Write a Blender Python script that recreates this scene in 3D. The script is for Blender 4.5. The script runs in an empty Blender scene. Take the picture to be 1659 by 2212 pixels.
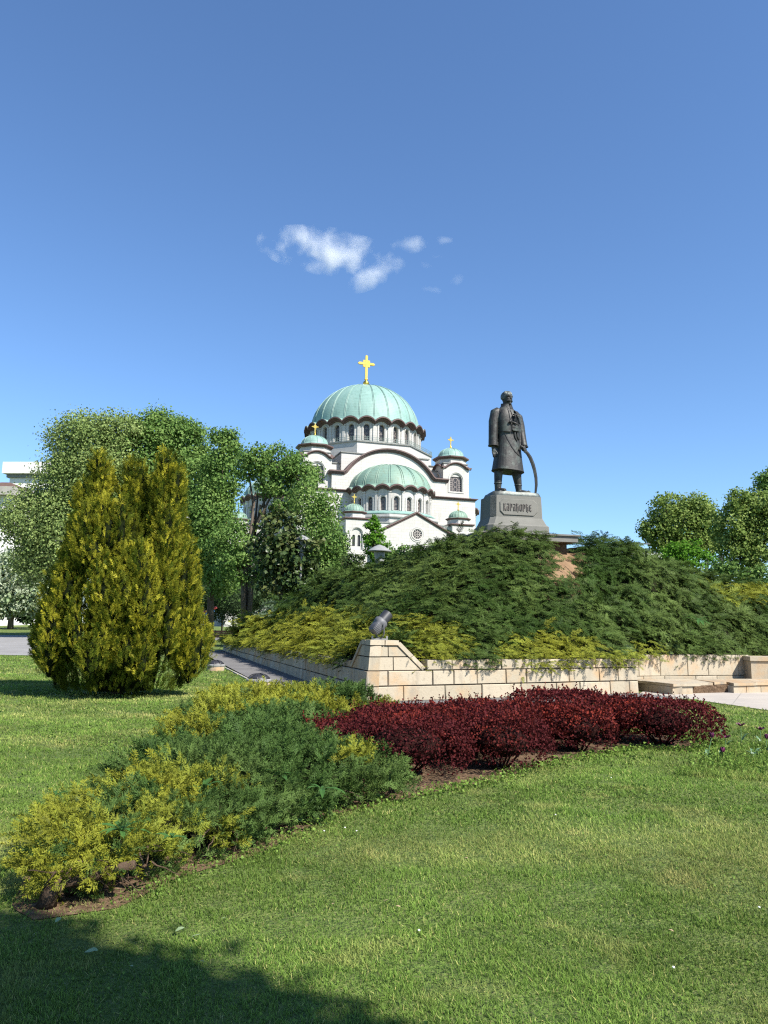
import bpy, math, random
import numpy as np
from mathutils import Vector, Matrix
random.seed(7); RNG = np.random.default_rng(7)
SC = bpy.context.scene
COL = SC.collection
PI = math.pi
rad = math.radians

# ------------------------------------------------------------------ camera
CAM_H = 1.6; FPX = 770.0
PITCH = math.atan((628-512)/FPX); ROLL = rad(0.9)
FW = Vector((0, math.cos(PITCH), math.sin(PITCH)))
UP0 = Vector((0, -math.sin(PITCH), math.cos(PITCH)))
RT = Vector((1, 0, 0))*math.cos(ROLL) + UP0*math.sin(ROLL)
UP = Vector((1, 0, 0))*(-math.sin(ROLL)) + UP0*math.cos(ROLL)
cd = bpy.data.cameras.new('camera'); cam = bpy.data.objects.new('camera', cd); COL.objects.link(cam)
cd.sensor_fit = 'HORIZONTAL'; cd.angle_x = 2*math.atan(384/FPX); cd.clip_start = 0.1; cd.clip_end = 20000
m = Matrix((RT, UP, -FW)).transposed().to_4x4(); m.translation = (0, 0, CAM_H); cam.matrix_world = m
SC.camera = cam

# ------------------------------------------------------------------ sun, sky, exposure
SUN_AZ = rad(130); SUN_EL = rad(45)
SUN = Vector((math.sin(SUN_AZ)*math.cos(SUN_EL), math.cos(SUN_AZ)*math.cos(SUN_EL), math.sin(SUN_EL)))
ld = bpy.data.lights.new('sun', 'SUN'); ld.energy = 5.0; ld.angle = rad(0.5); ld.color = (1.0, 0.95, 0.87)
lo = bpy.data.objects.new('sun', ld); COL.objects.link(lo)
lo.rotation_euler = SUN.to_track_quat('Z', 'Y').to_euler(); lo.location = SUN*200
W = bpy.data.worlds.new('World'); SC.world = W; W.use_nodes = True
wn = W.node_tree.nodes; wl = W.node_tree.links
sky = wn.new('ShaderNodeTexSky'); sky.sky_type = 'NISHITA'; sky.sun_disc = False
sky.sun_elevation = SUN_EL; sky.sun_rotation = SUN_AZ
sky.altitude = 0; sky.air_density = 1.0; sky.dust_density = 0.2; sky.ozone_density = 6.0
tint = wn.new('ShaderNodeMix'); tint.data_type = 'RGBA'; tint.blend_type = 'MULTIPLY'; tint.inputs[0].default_value = 1.0; tint.inputs[7].default_value = (.91, 1.0, 1.07, 1)
wl.new(sky.outputs[0], tint.inputs[6]); wl.new(tint.outputs[2], wn['Background'].inputs[0]); wn['Background'].inputs[1].default_value = 0.095
SC.view_settings.view_transform = 'Standard'; SC.view_settings.look = 'None'
SC.view_settings.exposure = 1.02; SC.view_settings.gamma = 1.0
SC.render.engine = 'CYCLES'
SC.cycles.use_denoising = False; SC.cycles.filter_width = 1.2; SC.cycles.max_bounces = 8; SC.cycles.volume_bounces = 3; SC.cycles.transparent_max_bounces = 8

# ------------------------------------------------------------------ placing helpers (photo pixel on a 1659 wide copy -> world)
K = 768/1659
def ray(x, y):
    return FW + RT*((x*K-384)/FPX) - UP*((y*K-512)/FPX)
def at(x, y, Y):
    d = ray(x, y); return Vector((0, 0, CAM_H)) + d*(Y/d.y)
def gp(x, y, z=0.0):
    d = ray(x, y); return Vector((0, 0, CAM_H)) + d*((z-CAM_H)/d.z)
def proj(P):
    """numpy n x 3 world -> n x 2 pixels on the 1659 copy"""
    q = np.asarray(P, float) - np.array((0, 0, CAM_H))
    w = q @ np.array(FW)
    return np.stack([(384+FPX*(q @ np.array(RT))/w)/K, (512-FPX*(q @ np.array(UP))/w)/K], 1)
def gz(x, y):
    y = np.asarray(y, float)
    return np.clip(y-38, 0, 72)*0.018
def inpoly(P, poly):
    P = np.asarray(P, float); x, y = P[:, 0], P[:, 1]; r = np.zeros(len(P), bool)
    n = len(poly); j = n-1
    for i in range(n):
        xi, yi = poly[i][0], poly[i][1]; xj, yj = poly[j][0], poly[j][1]
        c = ((yi > y) != (yj > y)) & (x < (xj-xi)*(y-yi)/((yj-yi) if yj != yi else 1e-9)+xi)
        r ^= c; j = i
    return r
def polydist(P, poly, closed=True):
    P = np.asarray(P, float)[:, :2]; best = np.full(len(P), 1e9); n = len(poly)
    for i in range(n if closed else n-1):
        a = np.array(poly[i][:2], float); b = np.array(poly[(i+1) % n][:2], float)
        ab = b-a; t = np.clip(((P-a) @ ab)/(ab @ ab), 0, 1)
        best = np.minimum(best, np.linalg.norm(P-(a+t[:, None]*ab), axis=1))
    return best
_ng = RNG.random((64, 64, 4))
def noise2(x, y, s=1.0, k=0):
    x = np.asarray(x)*s+17.3*k; y = np.asarray(y)*s+9.1*k
    xi = np.floor(x).astype(int); yi = np.floor(y).astype(int); fx = x-xi; fy = y-yi
    fx = fx*fx*(3-2*fx); fy = fy*fy*(3-2*fy); g = _ng[:, :, k % 4]
    a = g[xi % 64, yi % 64]; b = g[(xi+1) % 64, yi % 64]; c = g[xi % 64, (yi+1) % 64]; d = g[(xi+1) % 64, (yi+1) % 64]
    return (a*(1-fx)+b*fx)*(1-fy)+(c*(1-fx)+d*fx)*fy
def fbm(x, y, s=1.0, k=0):
    return (noise2(x, y, s, k)*.55+noise2(x, y, s*2.1, k+1)*.3+noise2(x, y, s*4.3, k+2)*.15)

def worley(x, y, cell, k=0):
    x = np.asarray(x, float)/cell+31.7*k; y = np.asarray(y, float)/cell+11.3*k; xi = np.floor(x).astype(int); yi = np.floor(y).astype(int); best = np.full(x.shape, 9.)
    for dx in (-1, 0, 1):
        for dy in (-1, 0, 1):
            a, b = xi+dx, yi+dy; jx = _ng[a % 64, b % 64, k % 4]; jy = _ng[b % 64, (a+7) % 64, (k+1) % 4]
            best = np.minimum(best, (a+.1+.8*jx-x)**2+(b+.1+.8*jy-y)**2)
    return np.sqrt(best)
def clumps(x, y, cell, k=0):
    return np.sqrt(np.clip(1-(worley(x, y, cell, k)/.98)**2, 0, 1))
# ------------------------------------------------------------------ materials
def new_mat(name):
    m = bpy.data.materials.new(name); m.use_nodes = True
    nt = m.node_tree; return m, nt, nt.nodes['Principled BSDF']
def node(nt, t, **kw):
    n = nt.nodes.new(t)
    for k, v in kw.items():
        if k.startswith('i_'):
            n.inputs[k[2:].replace('_', ' ')].default_value = v
        else: setattr(n, k, v)
    return n
def mixc(nt, fac, a, b, blend='MIX'):
    n = nt.nodes.new('ShaderNodeMix'); n.data_type = 'RGBA'; n.blend_type = blend
    for i, v in ((0, fac), (6, a), (7, b)):
        if isinstance(v, (int, float)): n.inputs[i].default_value = v
        elif isinstance(v, (tuple, list)): n.inputs[i].default_value = (*v[:3], 1)
        else: nt.links.new(v, n.inputs[i])
    return n.outputs[2]
def noise_fac(nt, scale, lo=.35, hi=.65, detail=5, coord='Object', stretch=None, rough=.55):
    tc = node(nt, 'ShaderNodeTexCoord'); src = tc.outputs[coord]
    if stretch:
        mp = node(nt, 'ShaderNodeMapping'); mp.inputs['Scale'].default_value = stretch
        nt.links.new(src, mp.inputs[0]); src = mp.outputs[0]
    n = node(nt, 'ShaderNodeTexNoise'); n.inputs['Scale'].default_value = scale; n.inputs['Detail'].default_value = detail
    n.inputs['Roughness'].default_value = rough
    nt.links.new(src, n.inputs['Vector'])
    r = node(nt, 'ShaderNodeMapRange'); r.inputs[1].default_value = lo; r.inputs[2].default_value = hi
    nt.links.new(n.outputs[0], r.inputs[0]); return r.outputs[0], n.outputs[0]
def bump(nt, bsdf, h, strength=.3, dist=.02):
    b = node(nt, 'ShaderNodeBump'); b.inputs['Strength'].default_value = strength; b.inputs['Distance'].default_value = dist
    nt.links.new(h, b.inputs['Height']); nt.links.new(b.outputs[0], bsdf.inputs['Normal'])
def mat(name, c1, c2=None, scale=3., rough=.7, c3=None, scale3=20., metal=0., bmp=0., bscale=None, bdist=.02, stretch=None, lo=.35, hi=.65, island=0.):
    m, nt, b = new_mat(name)
    b.inputs['Roughness'].default_value = rough; b.inputs['Metallic'].default_value = metal; b.inputs['Specular IOR Level'].default_value = .5 if rough < .8 else .05
    c2 = c2 or tuple(v*.8 for v in c1)
    f, raw = noise_fac(nt, scale, lo, hi, stretch=stretch)
    o = mixc(nt, f, c1, c2)
    if c3:
        f3, r3 = noise_fac(nt, scale3, .5, .75); o = mixc(nt, f3, o, c3)
    if island:
        g = node(nt, 'ShaderNodeNewGeometry'); r = node(nt, 'ShaderNodeMapRange')
        r.inputs[3].default_value = 1-island; r.inputs[4].default_value = 1+island
        nt.links.new(g.outputs['Random Per Island'], r.inputs[0])
        o = mixc(nt, 1.0, o, r.outputs[0], 'MULTIPLY')
    nt.links.new(o, b.inputs['Base Color'])
    if bmp:
        f4, r4 = noise_fac(nt, bscale or scale*6, .2, .8); bump(nt, b, r4, bmp, bdist)
    return m
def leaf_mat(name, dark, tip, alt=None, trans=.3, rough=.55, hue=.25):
    """attribute Col: r = towards the tip, g = brightness, b = patch"""
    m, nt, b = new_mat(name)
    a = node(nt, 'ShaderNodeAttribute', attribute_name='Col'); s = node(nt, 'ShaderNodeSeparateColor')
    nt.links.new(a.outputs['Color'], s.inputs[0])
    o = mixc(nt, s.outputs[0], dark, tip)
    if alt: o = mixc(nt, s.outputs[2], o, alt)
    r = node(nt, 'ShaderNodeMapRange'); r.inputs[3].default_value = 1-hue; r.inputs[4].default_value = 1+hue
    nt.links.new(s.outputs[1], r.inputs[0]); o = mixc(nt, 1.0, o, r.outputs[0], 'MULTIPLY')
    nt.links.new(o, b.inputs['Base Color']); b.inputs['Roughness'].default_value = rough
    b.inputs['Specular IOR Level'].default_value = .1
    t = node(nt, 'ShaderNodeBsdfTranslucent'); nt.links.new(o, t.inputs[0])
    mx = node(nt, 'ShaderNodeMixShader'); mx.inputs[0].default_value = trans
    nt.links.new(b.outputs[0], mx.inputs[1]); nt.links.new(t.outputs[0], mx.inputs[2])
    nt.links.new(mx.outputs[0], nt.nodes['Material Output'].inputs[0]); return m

M = {}
# white marble cladding with faint courses
def marble(name, c1, c2):
    m, nt, b = new_mat(name)
    tc = node(nt, 'ShaderNodeTexCoord'); sp = node(nt, 'ShaderNodeSeparateXYZ'); nt.links.new(tc.outputs['Object'], sp.inputs[0])
    ad = node(nt, 'ShaderNodeMath', operation='ADD'); nt.links.new(sp.outputs[0], ad.inputs[0]); nt.links.new(sp.outputs[1], ad.inputs[1])
    cb = node(nt, 'ShaderNodeCombineXYZ'); nt.links.new(ad.outputs[0], cb.inputs[0]); nt.links.new(sp.outputs[2], cb.inputs[1])
    br = node(nt, 'ShaderNodeTexBrick'); br.inputs['Scale'].default_value = 1.0; br.inputs['Brick Width'].default_value = 1.5
    br.inputs['Row Height'].default_value = .8; br.inputs['Mortar Size'].default_value = .035; br.inputs['Mortar Smooth'].default_value = .4
    br.inputs['Color1'].default_value = (*c1, 1); br.inputs['Color2'].default_value = (*c2, 1)
    br.inputs['Mortar'].default_value = (c2[0]*.66, c2[1]*.65, c2[2]*.62, 1)
    nt.links.new(cb.outputs[0], br.inputs['Vector'])
    f, raw = noise_fac(nt, .25, .4, .75); o = mixc(nt, f, br.outputs[0], tuple(v*.92 for v in c2)); fs, rs_ = noise_fac(nt, 1.1, .55, .85, stretch=(1, 1, .12)); o = mixc(nt, fs, o, (.33, .31, .275))
    nt.links.new(o, b.inputs['Base Color']); b.inputs['Roughness'].default_value = .55
    return m
M['marble'] = marble('white_marble', (.475, .462, .432), (.42, .405, .375))
def patina(name, c1, c2, c3):
    m, nt, b = new_mat(name)
    f, raw = noise_fac(nt, .35, .35, .7, stretch=(1, 1, .35)); o = mixc(nt, f, c1, c2)
    f2, r2 = noise_fac(nt, 1.6, .52, .8, stretch=(1, 1, .25)); o = mixc(nt, f2, o, c3)
    tc = node(nt, 'ShaderNodeTexCoord'); wv = node(nt, 'ShaderNodeTexWave', bands_direction='Z'); wv.inputs['Scale'].default_value = .55
    wv.inputs['Distortion'].default_value = .15
    nt.links.new(tc.outputs['Object'], wv.inputs[0])
    rr = node(nt, 'ShaderNodeMapRange'); rr.inputs[1].default_value = 0; rr.inputs[2].default_value = .25; rr.inputs[3].default_value = .84; rr.inputs[4].default_value = 1.0
    nt.links.new(wv.outputs['Fac'], rr.inputs[0]); o = mixc(nt, 1.0, o, rr.outputs[0], 'MULTIPLY')
    nt.links.new(o, b.inputs['Base Color']); b.inputs['Roughness'].default_value = .6
    return m
M['copper'] = patina('copper_patina', (.165, .285, .25), (.21, .33, .29), (.125, .215, .18))
M['copper2'] = patina('copper_patina_streaked', (.15, .25, .20), (.19, .28, .215), (.15, .18, .115))
M['cornice'] = mat('brown_cornice', (.085, .048, .042), (.12, .075, .068), 2, .6)
M['darkroof'] = mat('lead_roof', (.13, .14, .13), (.2, .2, .18), 2, .5)
M['gold'] = mat('gilded_metal', (.95, .62, .14), (.85, .5, .09), 2, .28, metal=1.)
M['pane'] = mat('dark_glass', (.025, .022, .02), (.05, .04, .035), 2, .25)
M['grille'] = mat('stone_grille', (.30, .26, .24), (.22, .19, .18), 4, .6)
M['rail'] = mat('green_iron', (.10, .15, .13), (.14, .2, .17), 3, .5)
M['bronze'] = mat('dark_bronze', (.015, .0145, .013), (.03, .029, .026), 2.2, .55, c3=(.07, .088, .075), scale3=5, metal=.25, bmp=.35, bscale=14, bdist=.02, stretch=(1, 1, .45))
M['bronze_dark'] = mat('blackened_bronze', (.02, .02, .02), (.04, .04, .04), 4, .45, metal=.5)
M['bronze_pale'] = mat('weathered_bronze', (.10, .12, .11), (.05, .055, .05), 6, .5, metal=.3, bmp=.3, bscale=20, stretch=(1, 1, .3))
M['granite'] = mat('grey_granite', (.175, .17, .152), (.14, .137, .122), 1.3, .8, c3=(.22, .215, .19), scale3=60, bmp=.15, bscale=80, bdist=.005)
M['granite_dark'] = mat('rough_granite', (.115, .112, .10), (.15, .147, .135), 8, .85, bmp=.8, bscale=30, bdist=.02)
M['letter'] = mat('dark_lettering', (.05, .042, .036), (.08, .065, .055), 9, .6)
def stone(name, c1, c2, c3):
    m, nt, b = new_mat(name)
    g = node(nt, 'ShaderNodeNewGeometry')
    o = mixc(nt, g.outputs['Random Per Island'], c1, c2)
    f, raw = noise_fac(nt, 1.5, .47, .66, detail=7); o = mixc(nt, f, o, c3); fz, rz = noise_fac(nt, 3.0, .52, .8, detail=7, stretch=(1, 1, .3)); o = mixc(nt, fz, o, (.20, .175, .14))
    f2, r2 = noise_fac(nt, 11., .55, .8, detail=6); o = mixc(nt, f2, o, tuple(v*.75 for v in c2))
    nt.links.new(o, b.inputs['Base Color']); b.inputs['Roughness'].default_value = .85
    f3, r3 = noise_fac(nt, 26., .2, .8, detail=6); bump(nt, b, r3, .5, .012)
    return m
M['stone'] = stone('travertine', (.40, .34, .25), (.31, .265, .19), (.37, .245, .13))
M['joint'] = mat('wall_joint', (.035, .03, .025), (.06, .05, .04), 5, .95)
M['concrete'] = mat('concrete', (.36, .34, .30), (.30, .285, .25), 1.2, .85, c3=(.25, .23, .2), scale3=14, bmp=.2, bscale=40)
def paving():
    m, nt, b = new_mat('paving')
    tc = node(nt, 'ShaderNodeTexCoord'); mp = node(nt, 'ShaderNodeMapping'); mp.inputs['Rotation'].default_value = (0, 0, .48)
    nt.links.new(tc.outputs['Object'], mp.inputs[0])
    br = node(nt, 'ShaderNodeTexBrick'); br.offset = 0; br.inputs['Scale'].default_value = 1.; br.inputs['Brick Width'].default_value = 1.2; br.inputs['Row Height'].default_value = 1.2
    br.inputs['Mortar Size'].default_value = .012; br.inputs['Color1'].default_value = (.36, .32, .27, 1); br.inputs['Color2'].default_value = (.40, .355, .30, 1); br.inputs['Mortar'].default_value = (.2, .18, .15, 1)
    nt.links.new(mp.outputs[0], br.inputs['Vector'])
    f, r = noise_fac(nt, .9, .4, .75, detail=7); o = mixc(nt, f, br.outputs[0], (.30, .27, .235))
    nt.links.new(o, b.inputs['Base Color']); b.inputs['Roughness'].default_value = .9
    f3, r3 = noise_fac(nt, 60., .2, .8); bump(nt, b, r3, .25, .006); return m
M['paving'] = paving()
M['asphalt'] = mat('asphalt', (.155, .15, .145), (.125, .12, .118), .8, .9, c3=(.2, .19, .18), scale3=30, bmp=.3, bscale=120, bdist=.004)
M['road'] = mat('road_asphalt', (.24, .235, .23), (.20, .195, .19), .4, .9, c3=(.26, .25, .24), scale3=5)
M['soil'] = mat('dry_soil', (.13, .085, .052), (.085, .056, .035), 3, .95, c3=(.19, .13, .085), scale3=18, bmp=1., bscale=16, bdist=.05)
M['twigs'] = mat('shade_core_dark', (.010, .013, .005), (.006, .010, .003), 6, .95)  # near black for the conifer core, inner shade put into the colour
M['stems_and_core_red'] = mat('red_brown_stems_and_core', (.022, .008, .007), (.014, .006, .005), 6, .95)  # barberry stems, and the dark core added inside each bush
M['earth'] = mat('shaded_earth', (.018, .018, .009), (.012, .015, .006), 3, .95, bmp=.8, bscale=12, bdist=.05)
def lawn_mat():
    m, nt, b = new_mat('lawn')
    f, r = noise_fac(nt, .55, .38, .68, detail=6, coord='Object'); o = mixc(nt, f, (.11, .17, .036), (.19, .225, .06))
    f2, r2 = noise_fac(nt, 9., .35, .7, detail=6); o = mixc(nt, f2, o, (.055, .095, .022))
    f4, r4 = noise_fac(nt, 40., .5, .75, detail=4); o = mixc(nt, f4, o, (.2, .2, .08))
    nt.links.new(o, b.inputs['Base Color']); b.inputs['Roughness'].default_value = .9
    b.inputs['Specular IOR Level'].default_value = .15
    f3, r3 = noise_fac(nt, 30., .2, .8, detail=6); bump(nt, b, r3, 1., .06); return m
M['lawn'] = lawn_mat()
M['grass'] = leaf_mat('grass_blade', (.045, .095, .014), (.205, .31, .06), (.42, .40, .14), trans=.35, hue=.35)
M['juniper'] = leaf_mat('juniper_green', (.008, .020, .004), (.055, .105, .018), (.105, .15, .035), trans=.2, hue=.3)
M['juniper_near'] = leaf_mat('juniper_bluegreen', (.018, .045, .010), (.088, .155, .036), (.13, .19, .05), trans=.2, hue=.3)
M['juniper_gold'] = leaf_mat('juniper_golden', (.035, .055, .008), (.36, .36, .04), (.20, .24, .035), trans=.25, hue=.3)
M['juniper_silver'] = leaf_mat('juniper_silver', (.05, .08, .045), (.16, .22, .13), None, trans=.2)
M['thuja'] = leaf_mat('thuja_golden', (.005, .012, .002), (.082, .125, .010), (.44, .40, .035), trans=.2, hue=.35)
M['barberry'] = leaf_mat('barberry_red', (.024, .006, .007), (.095, .015, .016), (.22, .032, .018), trans=.25, hue=.5, rough=.7)
M['leaf_grey'] = leaf_mat('leaf_greygreen', (.05, .085, .025), (.25, .34, .10), (.32, .38, .14), trans=.35)
M['leaf_green'] = leaf_mat('leaf_green', (.035, .085, .018), (.15, .26, .06), (.23, .32, .09), trans=.35)
M['leaf_yellow'] = leaf_mat('leaf_yellowgreen', (.06, .11, .02), (.21, .30, .065), (.28, .34, .10), trans=.4)
M['leaf_bright'] = leaf_mat('leaf_bright', (.05, .13, .01), (.12, .27, .025), None, trans=.4)
M['leaf_dark'] = leaf_mat('leaf_dark', (.02, .038, .012), (.055, .09, .028), (.12, .12, .04), trans=.15, rough=.3)
M['leaf_hedge'] = leaf_mat('leaf_hedge', (.02, .04, .014), (.05, .085, .03), None, trans=.2)
M['blossom'] = leaf_mat('blossom', (.08, .13, .04), (.5, .55, .4), (.16, .24, .08), trans=.3)
M['weed'] = leaf_mat('weed_leaf', (.03, .08, .018), (.07, .16, .04), None, trans=.3)
M['bark'] = mat('bark', (.075, .058, .042), (.12, .1, .08), 6, .95, bmp=.9, bscale=18, bdist=.03, stretch=(1, 1, .25))
M['deadwood'] = mat('dead_wood', (.10, .07, .048), (.05, .034, .022), 9, .95, bmp=1., bscale=30, bdist=.02, stretch=(1, 1, .4))
M['metal_grey'] = mat('grey_paint', (.115, .115, .12), (.09, .09, .095), 5, .55)
M['metal_black'] = mat('black_paint', (.02, .02, .024), (.03, .03, .034), 5, .5)
M['metal_pale'] = mat('pale_grey_paint', (.26, .26, .25), (.21, .21, .20), 4, .5)
M['lamp_glass'] = mat('milky_glass', (.30, .30, .28), (.25, .25, .24), 4, .3)
M['post'] = mat('lamp_post_paint', (.26, .26, .25), (.2, .2, .2), 3, .5)
M['petal'] = mat('purple_petal', (.10, .012, .055), (.16, .03, .09), 12, .5)
M['stem_green'] = mat('flower_stem', (.10, .20, .07), (.13, .24, .1), 10, .6)
M['tulip_leaf'] = mat('tulip_leaf', (.08, .16, .07), (.06, .12, .055), 10, .5)
M['plaster'] = mat('white_plaster', (.72, .70, .66), (.66, .64, .6), .5, .8)
M['roofbrown'] = mat('brown_roof', (.10, .065, .05), (.14, .09, .07), 2, .8)
M['glass_blue'] = mat('window_glass', (.10, .16, .2), (.05, .08, .1), 1, .15)
M['teal'] = mat('teal_roof', (.06, .22, .22), (.08, .27, .26), 2, .6)
M['wood_red'] = mat('red_brown_wood', (.22, .07, .03), (.28, .1, .05), 6, .6)
M['red'] = mat('red_paint', (.5, .07, .06), (.42, .06, .05), 5, .5)
M['blue'] = mat('blue_paint', (.09, .3, .6), (.08, .25, .5), 5, .5)
M['leaf_dead'] = mat('dry_leaf', (.36, .27, .17), (.25, .17, .1), 30, .8)
M['leaf_pale'] = mat('pale_leaf', (.24, .31, .16), (.18, .25, .11), 20, .7)
M['daisy'] = mat('white_petals', (.75, .75, .7), (.7, .7, .62), 30, .7)
def cloud_mat(name, dens, seed):
    m = bpy.data.materials.new(name); m.use_nodes = True; nt = m.node_tree; nt.nodes.clear()
    out = node(nt, 'ShaderNodeOutputMaterial'); v = node(nt, 'ShaderNodeVolumePrincipled')
    v.inputs['Color'].default_value = (.96, .96, 1, 1); v.inputs['Anisotropy'].default_value = -.1
    tc = node(nt, 'ShaderNodeTexCoord')
    ln = node(nt, 'ShaderNodeVectorMath', operation='LENGTH'); nt.links.new(tc.outputs['Object'], ln.inputs[0])
    fall = node(nt, 'ShaderNodeMapRange'); fall.inputs[1].default_value = 1.; fall.inputs[2].default_value = .15; fall.inputs[3].default_value = 0.; fall.inputs[4].default_value = 1.
    nt.links.new(ln.outputs['Value'], fall.inputs[0])
    g = node(nt, 'ShaderNodeNewGeometry'); mp = node(nt, 'ShaderNodeMapping'); mp.inputs['Location'].default_value = (seed*3.1, seed*1.7, seed)
    mp.inputs['Scale'].default_value = (.0135, .0135, .0135); nt.links.new(g.outputs['Position'], mp.inputs[0])
    n = node(nt, 'ShaderNodeTexNoise'); n.inputs['Scale'].default_value = 1.; n.inputs['Detail'].default_value = 7; n.inputs['Roughness'].default_value = .54
    nt.links.new(mp.outputs[0], n.inputs['Vector'])
    a = node(nt, 'ShaderNodeMath', operation='MULTIPLY_ADD'); nt.links.new(n.outputs[0], a.inputs[0]); a.inputs[1].default_value = 5.2; a.inputs[2].default_value = -3.05
    s = node(nt, 'ShaderNodeMath', operation='MULTIPLY_ADD'); nt.links.new(fall.outputs[0], s.inputs[0]); s.inputs[1].default_value = 1.5; nt.links.new(a.outputs[0], s.inputs[2])
    c = node(nt, 'ShaderNodeMath', operation='MULTIPLY', use_clamp=False); mxx = node(nt, 'ShaderNodeMath', operation='MAXIMUM'); nt.links.new(s.outputs[0], mxx.inputs[0]); mxx.inputs[1].default_value = 0
    nt.links.new(mxx.outputs[0], c.inputs[0]); c.inputs[1].default_value = dens*.30
    nt.links.new(c.outputs[0], v.inputs['Density']); nt.links.new(v.outputs[0], out.inputs['Volume']); return m

# ------------------------------------------------------------------ object helpers
def tag(o, label=None, cat=None, group=None, kind=None):
    if label: o['label'] = label
    if cat: o['category'] = cat
    if group: o['group'] = group
    if kind: o['kind'] = kind
    return o
def empty(name, loc=(0, 0, 0), rz=0.):
    o = bpy.data.objects.new(name, None); o.empty_display_size = .2; o.location = loc; o.rotation_euler = (0, 0, rz); COL.objects.link(o); return o
class MB:
    def __init__(self): self.v = []; self.f = []; self.mi = []; self.cur = 0
    def add(self, vs, fs):
        b = len(self.v); self.v += [tuple(p) for p in vs]
        for f in fs: self.f.append(tuple(i+b for i in f)); self.mi.append(self.cur)
    def quad(self, a, b, c, d): self.add([a, b, c, d], [(0, 1, 2, 3)])
    def box(self, x0, x1, y0, y1, z0, z1, f=None):
        v = [(x, y, z) for z in (z0, z1) for y in (y0, y1) for x in (x0, x1)]
        if f: v = [f(*p) for p in v]
        self.add(v, [(0, 2, 3, 1), (4, 5, 7, 6), (0, 1, 5, 4), (2, 6, 7, 3), (0, 4, 6, 2), (1, 3, 7, 5)])
    def hexa(self, bot, top):
        self.add(list(bot)+list(top), [(3, 2, 1, 0), (4, 5, 6, 7)]+[(i, (i+1) % 4, (i+1) % 4+4, i+4) for i in range(4)])
    def loft(self, rings, cap=True, closed=True):
        n = len(rings[0]); vs = [p for r in rings for p in r]; fs = []
        for i in range(len(rings)-1):
            for j in range(n if closed else n-1):
                k = (j+1) % n; fs.append((i*n+j, i*n+k, (i+1)*n+k, (i+1)*n+j))
        if cap: fs.append(tuple(range(n-1, -1, -1))); fs.append(tuple((len(rings)-1)*n+j for j in range(n)))
        self.add(vs, fs)
    def tube(self, pts, radii, n=8, cap=True):
        pts = [Vector(p) for p in pts]
        if isinstance(radii, (int, float)): radii = [radii]*len(pts)
        rings = []; ref = None
        for i, p in enumerate(pts):
            t = (pts[min(i+1, len(pts)-1)]-pts[max(i-1, 0)]).normalized()
            if ref is None:
                ref = t.orthogonal().normalized()
            ref = (ref-t*ref.dot(t)).normalized(); b = t.cross(ref)
            rings.append([p+(ref*math.cos(2*PI*j/n)+b*math.sin(2*PI*j/n))*radii[i] for j in range(n)])
        self.loft(rings, cap)
    def lathe(self, prof, c=(0, 0, 0), n=24, a0=0., a1=2*PI):
        full = abs(a1-a0-2*PI) < 1e-6; m = n if full else n+1
        rings = [[(c[0]+r*math.cos(a0+(a1-a0)*j/n), c[1]+r*math.sin(a0+(a1-a0)*j/n), c[2]+z) for j in range(m)] for r, z in prof]
        self.loft(rings, False, full)
    def prism(self, poly, z0, z1, f=None):
        a = [(p[0], p[1], z0) for p in poly]; b = [(p[0], p[1], z1) for p in poly]
        if f: a = [f(*p) for p in a]; b = [f(*p) for p in b]
        self.loft([a, b])
    def ball(self, c, r, n=10):
        rx, ry, rz = (r, r, r) if isinstance(r, (int, float)) else r
        rings = []
        for i in range(n+1):
            th = PI*(i+.001)/(n+.002); rings.append([(c[0]+rx*math.sin(th)*math.cos(2*PI*j/(2*n)), c[1]+ry*math.sin(th)*math.sin(2*PI*j/(2*n)), c[2]-rz*math.cos(th)) for j in range(2*n)])
        self.loft(rings)
    def build(self, name, mats, parent=None, smooth=False, angle=None):
        me = bpy.data.meshes.new(name); me.from_pydata(self.v, [], self.f)
        if not isinstance(mats, (list, tuple)): mats = [mats]
        for mm in mats: me.materials.append(mm)
        if len(mats) > 1: me.polygons.foreach_set('material_index', self.mi)
        if smooth: me.polygons.foreach_set('use_smooth', [True]*len(me.polygons))
        me.validate(); me.update()
        if angle is not None: me.set_sharp_from_angle(angle=rad(angle))
        o = bpy.data.objects.new(name, me); COL.objects.link(o)
        if parent: o.parent = parent
        return o
def mesh_np(name, V, F, material, parent=None, col=None, smooth=False):
    """F: list of (m x k) index arrays"""
    me = bpy.data.meshes.new(name); V = np.asarray(V, np.float32)
    F = [np.asarray(f, np.int32) for f in (F if isinstance(F, list) else [F]) if len(f)]
    me.vertices.add(len(V)); me.vertices.foreach_set('co', V.ravel())
    loops = np.concatenate([f.ravel() for f in F]); tot = np.concatenate([np.full(len(f), f.shape[1], np.int32) for f in F])
    me.loops.add(len(loops)); me.loops.foreach_set('vertex_index', loops)
    me.polygons.add(len(tot)); st = np.concatenate([[0], np.cumsum(tot)[:-1]]).astype(np.int32)
    me.polygons.foreach_set('loop_start', st)
    try: me.polygons.foreach_set('loop_total', tot)
    except Exception: pass
    if smooth: me.polygons.foreach_set('use_smooth', np.ones(len(tot), bool))
    me.update(calc_edges=True)
    if col is not None:
        a = me.color_attributes.new('Col', 'FLOAT_COLOR', 'POINT')
        c4 = np.ones((len(V), 4), np.float32); c4[:, :3] = col; a.data.foreach_set('color', c4.ravel())
    me.materials.append(material)
    o = bpy.data.objects.new(name, me); COL.objects.link(o)
    if parent: o.parent = parent
    return o
def unit(a): return a/np.maximum(np.linalg.norm(a, axis=-1, keepdims=True), 1e-9)
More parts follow.
